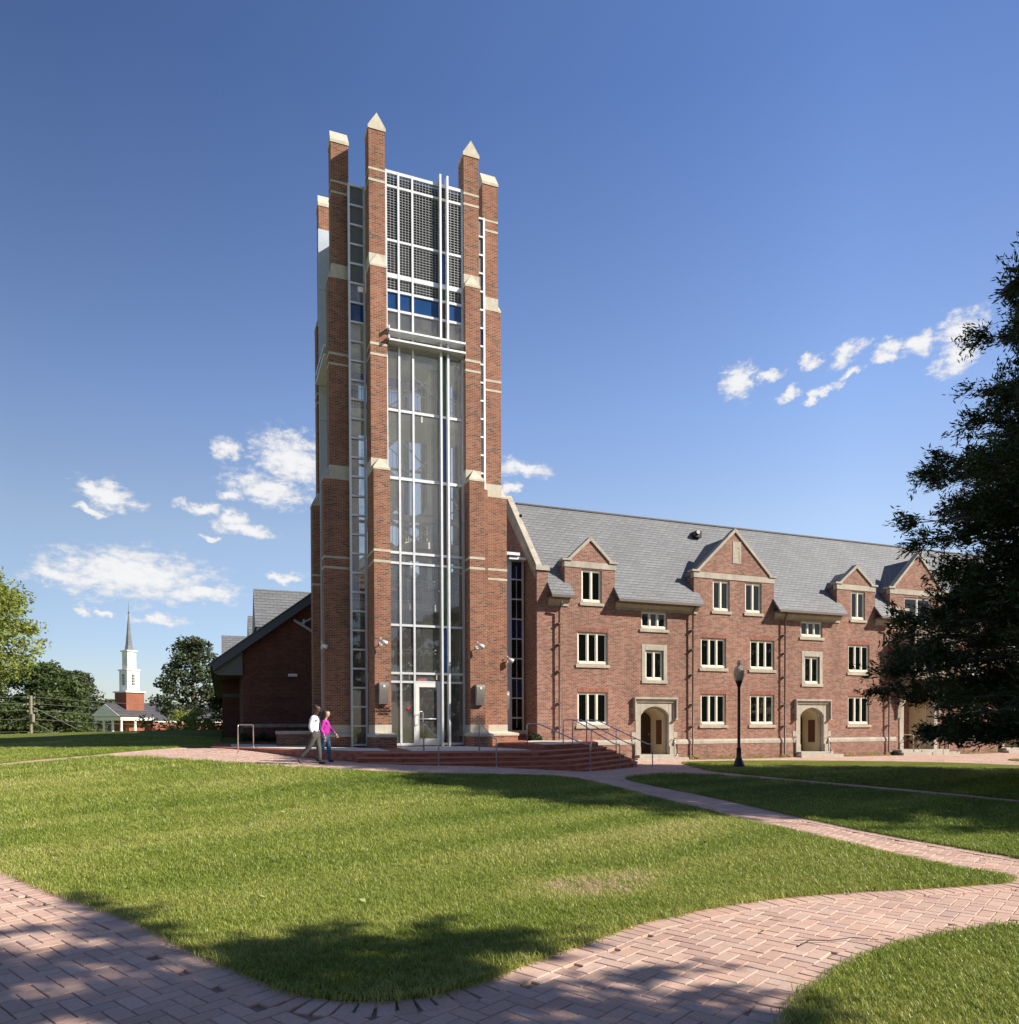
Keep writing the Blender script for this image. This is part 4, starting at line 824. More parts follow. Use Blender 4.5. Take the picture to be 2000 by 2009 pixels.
def dormer(P, u0, u1, za, wins, wz):
    uc = (u0+u1)/2; zb, zt = 9.42, 9.72
    m = MB(); grid(m, u0, u1, 7.6, zb, YW, [(a, b, *wz) for a, b in wins])
    for s, x in ((-1, u0), (1, u1)):
        y1 = 32.85+(9.9-8.69)/SLOPE+.1; m.yz([(YW+.012, 8.3), (YW+.012, 9.7), (y1, 9.7), (y1, 8.3)], *sorted((x, x-s*.2)))
    D = m.build('dormer', 'brickw', P)
    g = MB().xz([(u0+.12, zt), (u1-.12, zt), (uc, za-.2)], YW+.001, YW+.25)
    if u1-u0 > 4: pass
    g.build('dormer_gable', 'brickw', D)
    m = MB(); m.box(u0-.04, u1+.04, YW-.035, YW+.25, zb, zt)
    for s, x in ((1, u0), (-1, u1)):
        m.box(*sorted((x-s*.16, x+s*.36)), YW-.09, YW+.35, zt, zt+.11)
        a = (x+s*.12, zt+.08); b = (uc, za); t = .17; m.xz([(a[0], a[1]), (a[0]+s*.2, a[1]), (uc, za-.22), (uc, za)] if s > 0 else [(uc, za), (uc, za-.22), (a[0]+s*.2, a[1]), (a[0], a[1])], YW-.07, YW+.32)
    m.build('stone_coping', 'stonew', D, bevel=.012)
    zr = za-.32; ye = 32.85+(9.55-8.69)/SLOPE; yr = 32.85+(zr-8.69)/SLOPE+.1; m = MB()
    for s, x in ((-1, u0-.05), (1, u1+.05)):
        m.add([(x, YW+.3, 9.62), (uc, YW+.3, zr), (uc, yr, zr), (x, ye+.12, 9.62), (x, YW+.3, 9.5), (uc, YW+.3, zr-.12), (uc, yr, zr-.12), (x, ye+.12, 9.5)], [(0, 1, 2, 3), (7, 6, 5, 4), (0, 4, 5, 1), (0, 3, 7, 4)])
    m.build('dormer_roof', 'slate_v', D)
    for a, b in wins: window(P, a, b, wz[0], wz[1], 2, True, False)
def wing():
    P = empty('brick_wing', (25, YW, 0), 'long three storey brick wing with slate roof, stone gabled dormers and arched doors', 'building')
    W3 = [(16.35, 18.03), (23.56, 25.17), (26.74, 28.38), (33.66, 35.27), (43.0, 44.6), (49.9, 51.5)]
    H3 = [(a, b, 1.72, 3.34) for a, b in W3]+[(a, b, 4.72, 6.30) for a, b in W3]
    T3 = [(19.95, 21.5, 6.62, 7.5), (30.2, 31.75, 6.62, 7.5), (46.6, 48.1, 6.62, 7.5)]; T2 = [(20.2, 21.27, 4.0, 5.52), (30.47, 31.54, 4.0, 5.52), (46.9, 47.9, 4.0, 5.52)]
    doors = [20.74, 31.0, 47.4]
    DH = [(c-.95, c+.95, -.5, 2.75) for c in doors]+[(37.62, 40.7, -.5, 3.95)]
    DM = [(15.68, 18.45, 11.0), (23.13, 28.33, 12.2), (32.8, 35.68, 10.92), (36.85, 41.4, 12.0), (42.5, 45.3, 10.92), (49.4, 54.6, 12.2)]
    DW = [[(16.58, 17.71)], [(24.32, 25.4), (26.41, 27.5)], [(33.86, 34.92)], [(38.0, 40.2)], [(43.2, 44.3)], [(50.5, 51.6), (52.4, 53.5)]]
    m = MB(); grid(m, 14.79, 75, -.5, 7.6, YW, H3+T3+T2+DH); m.box(14.2, 14.79, YW, YW+.4, -.5, 9.14)
    m.yz([(YW+.4, -.5), (YW+.4, 9.5), (36.72, 13.4), (40.6, 9.2), (40.6, -.5)], 14.21, 14.4); m.box(14.41, 75, YW+1.7, 40.5, -.5, 8.0)
    prev = 14.79
    for u0, u1, za in DM+[(75, 75, 0)]:
        m.add([(prev, YW, 7.6), (u0, YW, 7.6), (u0, YW, 8.45), (prev, YW, 8.45)], [(0, 1, 2, 3)]); prev = u1
    m.build('wall', 'brickw', P)
    # brick plinth and moulded string course, broken at the doors
    prev = 14.9
    for a, b in [(c-1.36, c+1.36) for c in doors[:2]]+[(37.35, 40.95), (46.04, 48.76)]+[(75, 75)]:
        MB().box(prev, a, YW-.05, YW-.002, -.5, .72).build('plinth', 'brickw', P); MB().yz([(YW-.075, .72), (YW-.075, .86), (YW-.03, .97), (YW+.02, .97), (YW+.02, .72)], prev, a).build('string_course', 'stonew', P); prev = b
    R_ = MB(); z1 = 13.45; y1 = 36.7
    R_.yz([(y1, rz(y1)), (40.9, 8.3), (40.9, 8.1), (y1, rz(y1)-.2)], 14.4, 75).yz([(33.6, rz(33.6)), (y1, rz(y1)), (y1, rz(y1)-.2), (33.6, rz(33.6)-.2)], 14.4, 75)
    q = 14.4
    for u0, u1, za in DM+[(75, 75, 0)]: R_.yz([(32.85, rz(32.85)), (33.6, rz(33.6)), (33.6, rz(33.6)-.2), (32.85, rz(32.85)-.2)], q, u0+.1); q = u1-.1
    prev = 14.76
    pass
    for u0, u1, za in DM:
        if prev < u0: pass
        a, b = prev, u0
        R_.yz([(32.28, rz(32.28)-.02), (32.34, rz(32.34)), (32.85, rz(32.85)), (32.85, rz(32.85)-.16), (32.28, rz(32.28)-.14)], a-.06 if a > 15 else a, b+.3)
        MB().box(a-.08 if a > 15 else a-.02, b+.32, 32.2, 32.3, rz(32.28)-.16, rz(32.28)-.03).build('gutter', 'copper', P); MB().box(a, b+.25, 32.3, YW, 7.86, 7.93).build('eaves_soffit', 'copper', P)
        MB().yz([(YW-.22, 7.86), (YW-.22, 7.78), (YW-.06, 7.62), (YW-.06, 7.5), (YW+.02, 7.5), (YW+.02, 7.86)], a+.02, b+.18).build('stone_cornice', 'stonew', P)
        prev = u1
    # where the overhang dies against a dormer the slates stop at its cheek
    Rf = R_.build('roof', 'slate', P)
    MB().box(14.7, 75, y1-.09, y1+.09, rz(y1)-.03, rz(y1)+.05).build('ridge_cap', 'slate_v', Rf)
    m = MB(); m.yz([(YW-.05, 9.25), (YW-.05, 9.42), (y1, 13.83), (40.7, 9.4), (40.7, 9.2), (y1, 13.6)], 14.13, 14.45); m.box(14.12, 14.86, YW-.08, YW+.45, 9.14, 9.36); 
    m.yz([(YW+.1, 8.75), (YW+.1, 9.25), (y1, 13.62), (y1, 12.85)], 14.16, 14.205)
    m.build('gable_coping', 'stonew', P, bevel=.012)
    for a, b in W3:
        window(P, a, b, 1.72, 3.34, 3); window(P, a, b, 4.72, 6.30, 3)
    for a, b, c, d in T3: window(P, a, b, c, d, 3, True, False)
    for a, b, c, d in T2:
        F = window(P, a, b, c, d, 2, False, False)
        m = MB(); y0, y2 = YW-.02, YW+.09; m.box(a-.22, a, y0, y2, c-.17, d+.3).box(b, b+.22, y0, y2, c-.17, d+.3).box(a, b, y0, y2, d, d+.3).box(a-.24, b+.24, YW-.06, y2+.04, c-.17, c)
        m.build('stone_surround', 'stonew', F, bevel=.01)
    for c in doors: porch(P, c)
    for (u0, u1, za), ws in zip(DM, DW): dormer(P, u0, u1, za, ws, (7.76, 9.37) if len(ws[0]) and ws[0][1]-ws[0][0] < 2 else (7.76, 9.3))
    # attic vents
    for c in (25.86, 52.1):
        m = MB(); m.box(c-.27, c-.14, YW-.02, YW+.05, 10.33, 11.5).box(c+.14, c+.27, YW-.02, YW+.05, 10.33, 11.5).box(c-.14, c+.14, YW-.02, YW+.05, 11.17, 11.5).box(c-.14, c+.14, YW-.02, YW+.05, 10.33, 10.46)
        V = m.build('gable_vent', 'stonew', P); l = MB(); [l.add([(c-.14, YW-.012, 10.46+k*.07), (c+.14, YW-.012, 10.46+k*.07), (c+.14, YW+.0, 10.53+k*.07), (c-.14, YW+.0, 10.53+k*.07)], [(0, 1, 2, 3)]) for k in range(10)]; l.build('vent_slats', 'soffit', V)
    m = MB(); m.box(25.2, 25.62, 35.55, 36.2, 12.35, 12.72).tube([(25.3, 35.6, 12.6), (25.3, 35.45, 12.62)], .14, 10); m.build('roof_vent', 'black', P, bevel=.02)
    # gateway arch and oriel
    ar = archprof(37.95, 40.42, 2.6, 3.72, 24); m = MB(); archplate(m, 37.6, 40.72, -.2, 4.0, ar, YW-.05, YW+.5)
    G = m.build('gateway_arch', 'stonew', P, bevel=.015)
    m = MB(); yb = YW+5; m.box(40.42, 40.5, YW+.5, yb, .2, 3.9).box(37.87, 37.95, YW+.5, yb, .2, 3.9).box(37.9, 40.5, YW+.5, yb, 3.72, 3.8).box(37.9, 40.5, yb, yb+.1, 2.1, 3.8); m.build('gateway_lining', 'plaster', G)
    MB().box(37.9, 40.5, yb-.02, yb+.1, .2, 2.1).build('gateway_back_wall', 'brickd', G); MB().box(37.2, 41.1, YW-.55, YW+5, -.2, .2).box(36.9, 41.5, YW-.95, YW-.55, -.3, .06).build('stone_steps', 'stonew', G, bevel=.01)
    for s, x in ((-1, 37.5), (1, 40.85)):
        m = MB(); m.yz([(YW-.9, 4.5), (YW-.75, 4.2), (YW-.4, 3.6), (YW-.15, 2.6), (YW-.12, 2.1), (YW, 1.95), (YW, 4.5)], x-.13, x+.13); m.build('carved_bracket', 'stoned', G)
    m = MB(); u0, u1, yo = 37.46, 40.86, 31.7; lights = [(u0+.22+k*.76, u0+.22+k*.76+.52) for k in range(4)]
    holes = [(a, b, 4.78, 5.72) for a, b in lights]+[(a, b, 5.95, 6.6) for a, b in lights]; grid(m, u0, u1, 4.5, 6.95, yo, holes, .18)
    m.box(u0, u0+.09, yo, 31.98, 4.5, 6.95).box(u0, u0+.09, 32.3, YW, 4.5, 6.95).box(u0, u0+.09, 31.98, 32.3, 4.5, 4.75).box(u0, u0+.09, 31.98, 32.3, 5.95, 6.95).box(u1-.09, u1, yo, YW, 4.5, 6.95)
    m.box(u0-.05, u1+.05, yo-.06, YW, 6.95, 7.1).box(u0-.06, u1+.06, yo-.07, YW, 4.36, 4.5).box(u0, u1, yo+.001, YW, 4.5, 4.55)
    for k in range(5): m.box(u0-.02, u0, 31.75+k*.22, 31.8+k*.22, 6.02, 6.9)
    for k in range(4): m.box(u0-.03, u0, 32.38+k*.12, 32.42+k*.12, 4.7, 5.95)
    m.box(u0-.025, u0, 31.93, 31.98, 4.7, 6.0).box(u0-.025, u0, 32.3, 32.35, 4.7, 6.0)
    O = m.build('oriel_window', 'stoned', P); g = MB(); [g.box(a, b, yo+.1, yo+.11, c, d) for a, b, c, d in holes]; g.box(u0+.05, u0+.06, 31.98, 32.3, 4.75, 5.95); g.build('pane', 'darkglass', O)
    m = MB(); m.box(u0, u1, yo+.2, yo+.22, 4.6, 6.9); m.build('curtain', 'unlit_room', O)  # dark sheet added for the unlit room behind the oriel, no drape
    m = MB(); m.box(37.3, 38.0, YW-.35, YW, 8.4, 8.55).box(36.85, 37.35, YW-.35, YW+.1, 8.42, 8.58); m.build('kneeler_stone', 'stonew', P)
    # downpipes
    for u, zt in ((15.3, 7.5), (22.95, 7.8), (28.95, 7.8), (36.62, 7.5), (41.5, 7.8)):
        m = MB(); m.tube([(u-.02, 32.3, zt+.15), (u, 32.45, zt-.05), (u, 32.62, zt-.25), (u, 32.62, .12), (u+.06, 32.5, .02), (u+.16, 32.38, -.02)], .048, 8)
        D = m.build('downpipe', 'copper', P, True); b = MB()
        for z in (1.6, 2.75, 4.3, 5.6, 6.6): b.box(u-.09, u+.09, 32.56, YW, z, z+.05).lathe([(.062, 0), (.062, .09)], (u, 32.62, z-.02), 10)
        b.build('pipe_bracket', 'copper', D)
wing()
# ------------------------------------------------------------------ link between tower and wing
def link_block():
    P = empty('glazed_link', (13, 34.4, 1.2), 'narrow glazed strip with blue panes between the tower and the brick wing', 'link building')
    MB().box(11.9, 14.18, 33.95, 34.3, .85, 1.28).build('low_brick_wall', 'brick', P); MB().box(11.9, 14.18, 33.9, 34.3, 1.28, 1.47).build('stone_sill', 'stone', P)
    fr = MB(); fr.box(13.42, 13.5, 34.33, 34.45, 1.47, 9.9).box(14.06, 14.14, 34.3, 34.5, 1.47, 9.95); g = MB(); b = MB()
    z = 1.47; 
    for k in range(9):
        h = .98 if k else .62; fr.box(13.5, 14.06, 34.34, 34.44, z+h-.03, z+h+.03); (b if k in (2, 5, 8) else g).box(13.5, 14.06, 34.39, 34.4, z, z+h); z += h
    F = fr.build('glazing_frame', 'alum', P); g.build('dark_glazing', 'darkglass', F); b.build('blue_glazing', 'navyglass', F)
    c = MB(); [c.lathe([(.012, 0), (.022, .04), (.012, .08)], (13.75, 34.3, 1.6+i*.1), 6) for i in range(80)]; c.build('rain_chain', 'alum', P)
    MB().box(13.05, 13.42, 34.2, 34.5, 1.47, 9.95).box(11.6, 13.05, 34.6, 34.7, .85, 9.95).build('metal_cladding', 'panel', P)
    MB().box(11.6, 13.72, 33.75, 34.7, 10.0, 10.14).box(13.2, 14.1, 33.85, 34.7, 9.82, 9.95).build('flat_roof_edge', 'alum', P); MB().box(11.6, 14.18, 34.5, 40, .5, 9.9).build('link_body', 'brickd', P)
    MB().lathe([(.06, 0), (.09, .12)], (13.95, 34.2, 12.0), 10).build('wall_lamp', 'black', P)
link_block()
# ------------------------------------------------------------------ gabled hall on the left
def hall():
    P = empty('gabled_hall', (3, 40, .85), 'dark shaded brick gable end with slate grey barge board, left of the tower', 'building')
    s = .768; rt = lambda u: 4.87+s*(u+.3)
    uR = 13.6; ur = 8.2; zr = rt(ur)
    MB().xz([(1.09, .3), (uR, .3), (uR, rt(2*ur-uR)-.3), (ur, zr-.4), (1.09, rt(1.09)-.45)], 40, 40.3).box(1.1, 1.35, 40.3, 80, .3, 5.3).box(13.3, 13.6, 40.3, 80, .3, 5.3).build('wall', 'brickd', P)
    m = MB(); m.xz([(-.3, 4.42), (-.3, 4.87), (ur, zr), (ur, zr-.47)], 39.45, 39.6); m.xz([(ur, zr-.47), (ur, zr), (2*ur+.3, 4.87), (2*ur+.3, 4.42)], 39.45, 39.6); m.xz([(-.33, 4.86), (-.33, 4.93), (ur, zr+.06), (ur, zr)], 39.4, 39.6)
    m.build('barge_board', 'rake', P)
    R_ = MB(); R_.xz([(-.3, 4.72), (-.3, 4.87), (ur, zr), (ur, zr-.15)], 39.6, 80).xz([(ur, zr-.15), (ur, zr), (2*ur+.3, 4.87), (2*ur+.3, 4.72)], 39.6, 80); R_.build('roof', 'slate_v', P)
    MB().box(-.42, -.3, 39.45, 80, 4.66, 4.86).build('gutter', 'rake', P)
    MB().xz([(-.28, 4.4), (-.02, 4.28), (1.09, 4.28), (1.09, rt(1.09)-.4)], 39.75, 39.9).build('gable_panel', 'greypanel', P)
    m = MB(); m.xz([(-.25, 4.40), (-.25, 4.44), (1.09, 4.62), (1.09, 4.58)], 40.0, 80); m.build('eaves_soffit', 'soffit', P)
    MB().box(.15, 1.1, 47, 47.4, .3, 4.5).build('porch_wall', 'brickd', P); MB().box(.2, 1.05, 43, 43.15, 3.3, 3.5).build('porch_beam', 'rake', P)
    MB().box(1.1, 9, 39.93, 40, 1.66, 1.84).build('stone_band', 'stoned', P)
    m = MB(); m.tube([(4.5, 39.8, 7.3), (3.9, 39.8, 7.0)], .05, 6).tube([(3.6, 39.8, 7.2), (4.6, 39.8, 6.6)], .07, 4).tube([(4.1, 39.8, 7.25), (4.1, 39.8, 6.9)], .05, 4); m.build('gable_truss', 'panel', P)
    for s_, z in (('NICHOLS', 4.62), ('TRUSTEES', 3.98), ('LEADERSHIP', 3.0), ('CENTER', 2.36)): text('raised_letters', s_, .36, (2.55, 39.99, z), (math.pi/2, 0, 0), 'brickd', P, .02, space=1.15)
    # cross roofs rising from the left slope
    def cross(y0, y1, ul, zr_, z0, ur2):
        m = MB(); m.yz([(y0, z0), (y1, zr_), (2*y1-y0, z0)], ul, ur2); D = m.build('cross_roof', 'shingle', P)
        g = MB(); g.yz([(y0+.05, z0-1.5), (y0+.05, z0), (y1, zr_-.1), (2*y1-y0-.05, z0), (2*y1-y0-.05, z0-1.5)], ul+.1, ul+.3); g.build('dormer_face', 'rake', D)
    cross(44, 46.2, 1.9, 9.8, 7.3, 6.2); cross(49, 50.5, 1.72, 8.8, 7.2, 5); cross(56.2, 58.4, .17, 8.4, 6.2, 4.5)
    T = empty('small_wall_light', (3.55, 39.9, 4.35), 'small pale light fixture on the shaded gable wall', 'wall light'); MB().box(3.3, 3.75, 39.8, 39.99, 4.28, 4.42).build('housing', 'alum', T)
hall()
def lowwall():
    P = empty('planter_wall', (3.4, 33, .85), 'low brick planter wall with stone cap behind the walking couple', 'wall')
    MB().box(2.3, 4.0, 33.6, 33.9, .85, 1.36).build('brickwork', 'brick', P); MB().box(2.26, 4.04, 33.55, 33.95, 1.36, 1.5).build('stone_cap', 'stone', P)
lowwall()
# ------------------------------------------------------------------ plants
def leaves(C, Dn, size, asp, lv, name, mat, parent, up=.35):
    n = len(C); a = rng.normal(size=(n, 3)); a[:, 2] *= .6
    if Dn is not None: a = Dn+a*.55
    a /= np.linalg.norm(a, axis=1)[:, None]+1e-9
    b = rng.normal(size=(n, 3)); b -= a*(a*b).sum(1)[:, None]; b /= np.linalg.norm(b, axis=1)[:, None]+1e-9
    L = size*rng.uniform(.6, 1.35, (n, 1)); w = L*asp
    V = np.stack([C-a*L*.5, C+b*w*.5, C+a*L*.5, C-b*w*.5], 1).reshape(-1, 3); F = np.arange(4*n).reshape(n, 4)
    return npmesh(name, V, F, mat, parent, attrs={'lv': ('FACE', 'FLOAT', lv)})
def conetree(name, loc, lab, cat, h, rad, z0, nl, nsub, npl, size, asp, mat, seed, group=None, yaw=None, sub=1.9, droop=.1, trunk_r=.4):
    r = np.random.default_rng(seed); x0, y0 = loc; zb = float(H(x0, y0)); T = empty(name, (x0, y0, zb), lab, cat, group)
    tm = MB(); tm.tube([(x0, y0, zb-.3), (x0+.1, y0, zb+h*.35), (x0-.1, y0+.1, zb+h*.7), (x0, y0, zb+h*.97)], trunk_r, 10, .04); C, D = [], []
    for i in range(nl):
        hz = z0+(h-z0)*((i+.5)/nl)**.9+r.normal(0, .15); az = r.uniform(0, 6.283) if yaw is None else yaw+r.normal(0, 1.0)
        Rm = rad(hz)*r.uniform(.72, 1.06); d = np.array([math.cos(az), math.sin(az)]); rise = r.uniform(.0, .28)+.4*(hz/h)**2
        P = [np.array([x0, y0, zb+hz-Rm*rise*.7])]; 
        for t in (.25, .5, .75, 1.0):
            q = np.array([x0+d[0]*Rm*t, y0+d[1]*Rm*t, zb+hz-Rm*rise*.7+Rm*rise*t*(1.2-.2*t)-droop*Rm*t*t]); q += r.normal(0, .12, 3)*t; P.append(q)
        tm.tube(P, .02+.016*Rm, 5, .012)
        P = np.array(P)
        for k in range(nsub):
            t = r.uniform(.18, 1.0)**.75 if k else 1.0; i0 = min(int(t*4), 3); f = t*4-i0; b = P[i0]*(1-f)+P[i0+1]*f
            da = az+r.choice([-1, 1])*r.uniform(.2, 1.1); L = sub*(1.15-.75*t)*r.uniform(.6, 1.2); dd = np.array([math.cos(da), math.sin(da), r.uniform(-.25, .45)]); dd /= np.linalg.norm(dd)
            e = b+dd*L; 
            if L > .7: tm.tube([b, (b+e)/2+r.normal(0, .04, 3), e], .014, 4, .004)
            # twigs leaving the side branch
            nt = 5
            for _ in range(nt):
                s0 = r.uniform(.15, 1); tb = b+dd*L*s0; td = dd+r.normal(0, .55, 3); td /= np.linalg.norm(td); tl = r.uniform(.25, .6)*sub/1.9
                m_ = npl//nt; s_ = r.uniform(0, 1.05, m_)[:, None]; C.append(tb+td*tl*s_+r.normal(0, .035*sub, (m_, 3))); D.append(np.repeat(td[None], m_, 0))
    C = np.concatenate(C); D = np.concatenate(D); lv = np.clip(r.normal(.45, .22, len(C)), 0, 1)
    ok = C[:, 2] > zb+.6; C, D, lv = C[ok], D[ok], lv[ok]
    leaves(C, D, size, asp, lv, 'crown', mat, T); tm.build('trunk', 'trunk', T, True); return T
def prof(pts): 
    a = np.array(pts); return lambda z: float(np.interp(z, a[:, 0], a[:, 1]))
OAKC = W(20.0, 19.4)
conetree('oak_tree', OAKC, 'huge dark oak tree filling the right edge of the picture in front of the wing', 'tree', 18.6, prof([(1.5, 6.4), (2.5, 8.4), (4.3, 9.5), (6.5, 8.1), (8, 7.9), (10, 7.6), (11.3, 7.4), (13, 6.6), (14.5, 5.8), (16, 4.5), (17.5, 2.8), (18.6, .5)]), 1.7, 440, 26, 130, .17, .24, 'oak_leaf', 11, sub=2.0, droop=.12, trunk_r=.55)
SH = W(8.7, -3.0)
conetree('shade_tree', SH, 'broad shade tree just behind the camera, over the brick walk', 'tree', 12.5, prof([(4, 3.2), (6, 5.0), (9, 5.4), (11, 3.8), (12.5, 1)]), 4.8, 160, 18, 80, .2, .4, 'far_leaf', 5, sub=1.7)
conetree('shade_tree', W(23.0, 11.8), 'broad leafy tree shading the right lawns from beyond the edge of the picture', 'tree', 17, prof([(3, 4), (6, 5.1), (10, 5.0), (14, 3.6), (17, .8)]), 3.0, 120, 16, 60, .22, .4, 'far_leaf', 21, sub=1.9)
def clumptree(name, loc, lab, cat, h, rx, z0, ncl, npc, size, mat, seed, group=None, asp=.55, lean=(0, 0), cl=.9, trunk=.25, shape=None, zb=None):
    r = np.random.default_rng(seed); x0, y0 = loc; zb = float(H(x0, y0)) if zb is None else zb; T = empty(name, (x0, y0, zb), lab, cat, group)
    tm = MB(); tm.tube([(x0, y0, zb-.3), (x0+.1*lean[0], y0, zb+h*.5), (x0+lean[0]*.5, y0+lean[1]*.5, zb+h*.9)], trunk, 8, trunk*.25); C, lv = [], []
    hc = (h-z0)
    for i in range(ncl):
        while True:
            t = r.uniform(0, 1); a = r.uniform(0, 6.283); rr = (shape(t) if shape else math.sqrt(max(0, 1-abs(2*t-1)**2.4)))*rx; q = r.uniform(.1, 1.12)**.5
            break
        c = np.array([x0+math.cos(a)*rr*q, y0+math.sin(a)*rr*q, zb+z0+hc*t]); s = cl*r.uniform(.5, 1.25)
        if r.random() < .35: tm.tube([(x0, y0, c[2]-hc*.12), (c+np.array([x0, y0, c[2]-.2]))/2, c], .05*trunk/.25, 4, .012)
        n = int(npc*r.uniform(.5, 1.3)); p = r.normal(size=(n, 3)); p /= np.linalg.norm(p, axis=1)[:, None]; p *= r.uniform(.35, 1, (n, 1))**.6*s; p[:, 2] *= .55; C.append(c+p); lv.append(np.clip(r.normal(r.uniform(.3, .65), .16, n), 0, 1))
    C = np.concatenate(C); lv = np.concatenate(lv)
    leaves(C, None, size, asp, lv, 'crown', mat, T); tm.build('trunk', 'trunk', T, True); return T
g = 'trees along the far edge of the lawn'
clumptree('shade_tree', W(-37.3, 46), 'bright yellow green tree cut off by the left edge of the picture', 'tree', 13.0, 6.6, 2.9, 620, 120, .24, 'yellow_leaf', 3, cl=1.0, trunk=.35, shape=prof([(0, .45), (.15, .85), (.35, 1.0), (.6, .9), (.8, .62), (1, .15)]))
clumptree('magnolia_tree', W(-30.6, 72), 'dark glossy magnolia with an open crown, right of the church steeple', 'tree', 10.6, 3.9, .2, 190, 85, .3, 'magnolia', 4, g, cl=.95, shape=prof([(0, 1), (.3, 1.0), (.55, .78), (.8, .5), (1, .16)]), zb=-.3)
clumptree('magnolia_tree', W(-73.2, 125), 'dark rounded magnolia left of the church porch behind the utility wires', 'tree', 11.0, 6.6, .1, 200, 100, .5, 'magnolia', 6, g, cl=1.5, shape=prof([(0, 1), (.4, .95), (.7, .62), (1, .2)]), zb=-.4)
clumptree('pine_tree', W(-58, 92), 'tall dark tree behind the utility pole at the far left', 'tree', 9.8, 5.5, .1, 240, 80, .45, 'far_leaf', 8, g, cl=1.3, shape=prof([(0, 1), (.4, .9), (.75, .7), (1, .2)]), zb=-.3)
clumptree('pine_tree', W(-64, 84), 'dark tree in shade under the bright tree at the left edge', 'tree', 7.5, 6.5, .1, 220, 80, .45, 'far_leaf', 9, g, cl=1.3, zb=-.3)
clumptree('cedar_tree', W(-86, 160), 'small dull green tree between the far left trees and the church', 'tree', 7.6, 5.0, .1, 120, 80, .6, 'far_leaf', 10, g, cl=1.1, zb=-.3)
clumptree('thicket', W(-27.2, 66), 'pale thin scrub under the magnolia beside the gabled hall', 'shrub', 2.6, 3.2, .1, 60, 70, .2, 'yellow_leaf', 12, None, cl=.6, zb=.6, trunk=.05)
clumptree('round_tree', W(-64, 170), 'low round tree far behind the church', 'tree', 8.5, 6, .1, 100, 70, .7, 'far_leaf', 13, g, cl=1.8, zb=.2)
clumptree('shade_tree', W(-6, -14), 'broad tree behind the camera position, mirrored in the tower glass', 'tree', 14, 6.5, 2.5, 240, 90, .4, 'far_leaf', 14, None, cl=1.2)
clumptree('shade_tree', W(9, -22), 'tall tree far behind the camera position', 'tree', 16, 7, 2.5, 240, 90, .45, 'far_leaf', 15, None, cl=1.3)
for i, (x, y, h_, r_, lab) in enumerate([(46, 2, 13, 5.5, 'nearest of the unseen trees added beyond the right edge of the picture to darken window reflections'), (56, -5, 14, 6, 'second of the unseen trees added beyond the right edge'), (66, 3, 13, 6, 'third of the unseen trees added beyond the right edge'), (78, -3, 14, 6.5, 'farthest of the unseen trees added beyond the right edge'), (36, -12, 14, 6, 'unseen tree added beyond the right edge behind the camera position'), (24, -20, 14, 6.5, 'unseen tree added behind the camera to the right of the others')]):  # unseen trees, added so the wing windows reflect dark foliage
    clumptree('added_quad_tree', (x, y), lab, 'tree', h_, r_, 1.5, 200, 70, .5, 'far_leaf', 70+i, 'unseen trees added to darken window reflections', cl=1.3)
def hills():
    for i, (x, w, hh, d) in enumerate([(-190, 260, 7.5, 420), (60, 300, 6, 520), (260, 260, 6, 560), (-420, 240, 8, 500)]):
        n = 90; r = np.random.default_rng(30+i); k = 26; C = []
        cx, cy = W(x, d)
        m = 9000; u = r.uniform(-1, 1, m); t = r.uniform(0, 1, m)**.6; top = hh*(1-.25*u**2)*(.75+.25*np.sin(u*23+i)+.12*np.sin(u*61))
        X = x+u*w; Zz = d+r.uniform(-12, 12, m); px_, py_ = X*CA+Zz*SA, -X*SA+Zz*CA
        o = leaves(np.c_[px_, py_, t*top+.3], None, 2.6, .7, np.clip(r.normal(.4, .2, m), 0, 1), 'distant_woods', 'far_leaf', None); tag(o, kind='stuff')
hills()
def hedge():
    r = np.random.default_rng(50); n = 9000; x = r.uniform(.9, 4.6, n); y = r.uniform(39.15, 39.9, n); z = .85+r.uniform(0, .42, n)*(1+.3*np.sin(x*7))
    T = empty('hedge', (2.6, 39.5, .85), 'low dark hedge along the foot of the shaded gable wall', 'hedge'); leaves(np.c_[x, y, z], None, .08, .5, np.clip(r.normal(.4, .2, n), 0, 1), 'foliage', 'hedge_leaf', T)
    MB().box(.9, 4.6, 39.2, 39.9, .5, .95).build('stems', 'soil', T)
    for i, (u, v, z0, s, lab) in enumerate([(13.75, 32.0, 1.0, .35, 'small round shrub in the corner between the link and the wing'), (36.6, 32.2, -.05, .22, 'small low shrub at the left foot of the gateway steps')]):
        n = 1600; p = r.normal(size=(n, 3)); p /= np.linalg.norm(p, axis=1)[:, None]; p *= r.uniform(.4, 1, (n, 1))**.5*s; p[:, 2] = np.abs(p[:, 2]); T = empty('shrub', (u, v, z0), lab, 'shrub'); leaves(np.array([u, v, z0])+p, None, .07, .5, np.clip(r.normal(.45, .2, n), 0, 1), 'foliage', 'hedge_leaf', T)
        MB().tube([(u, v, z0-.05), (u, v, z0+s*.6)], .015, 5).build('stem', 'trunk', T)
hedge()
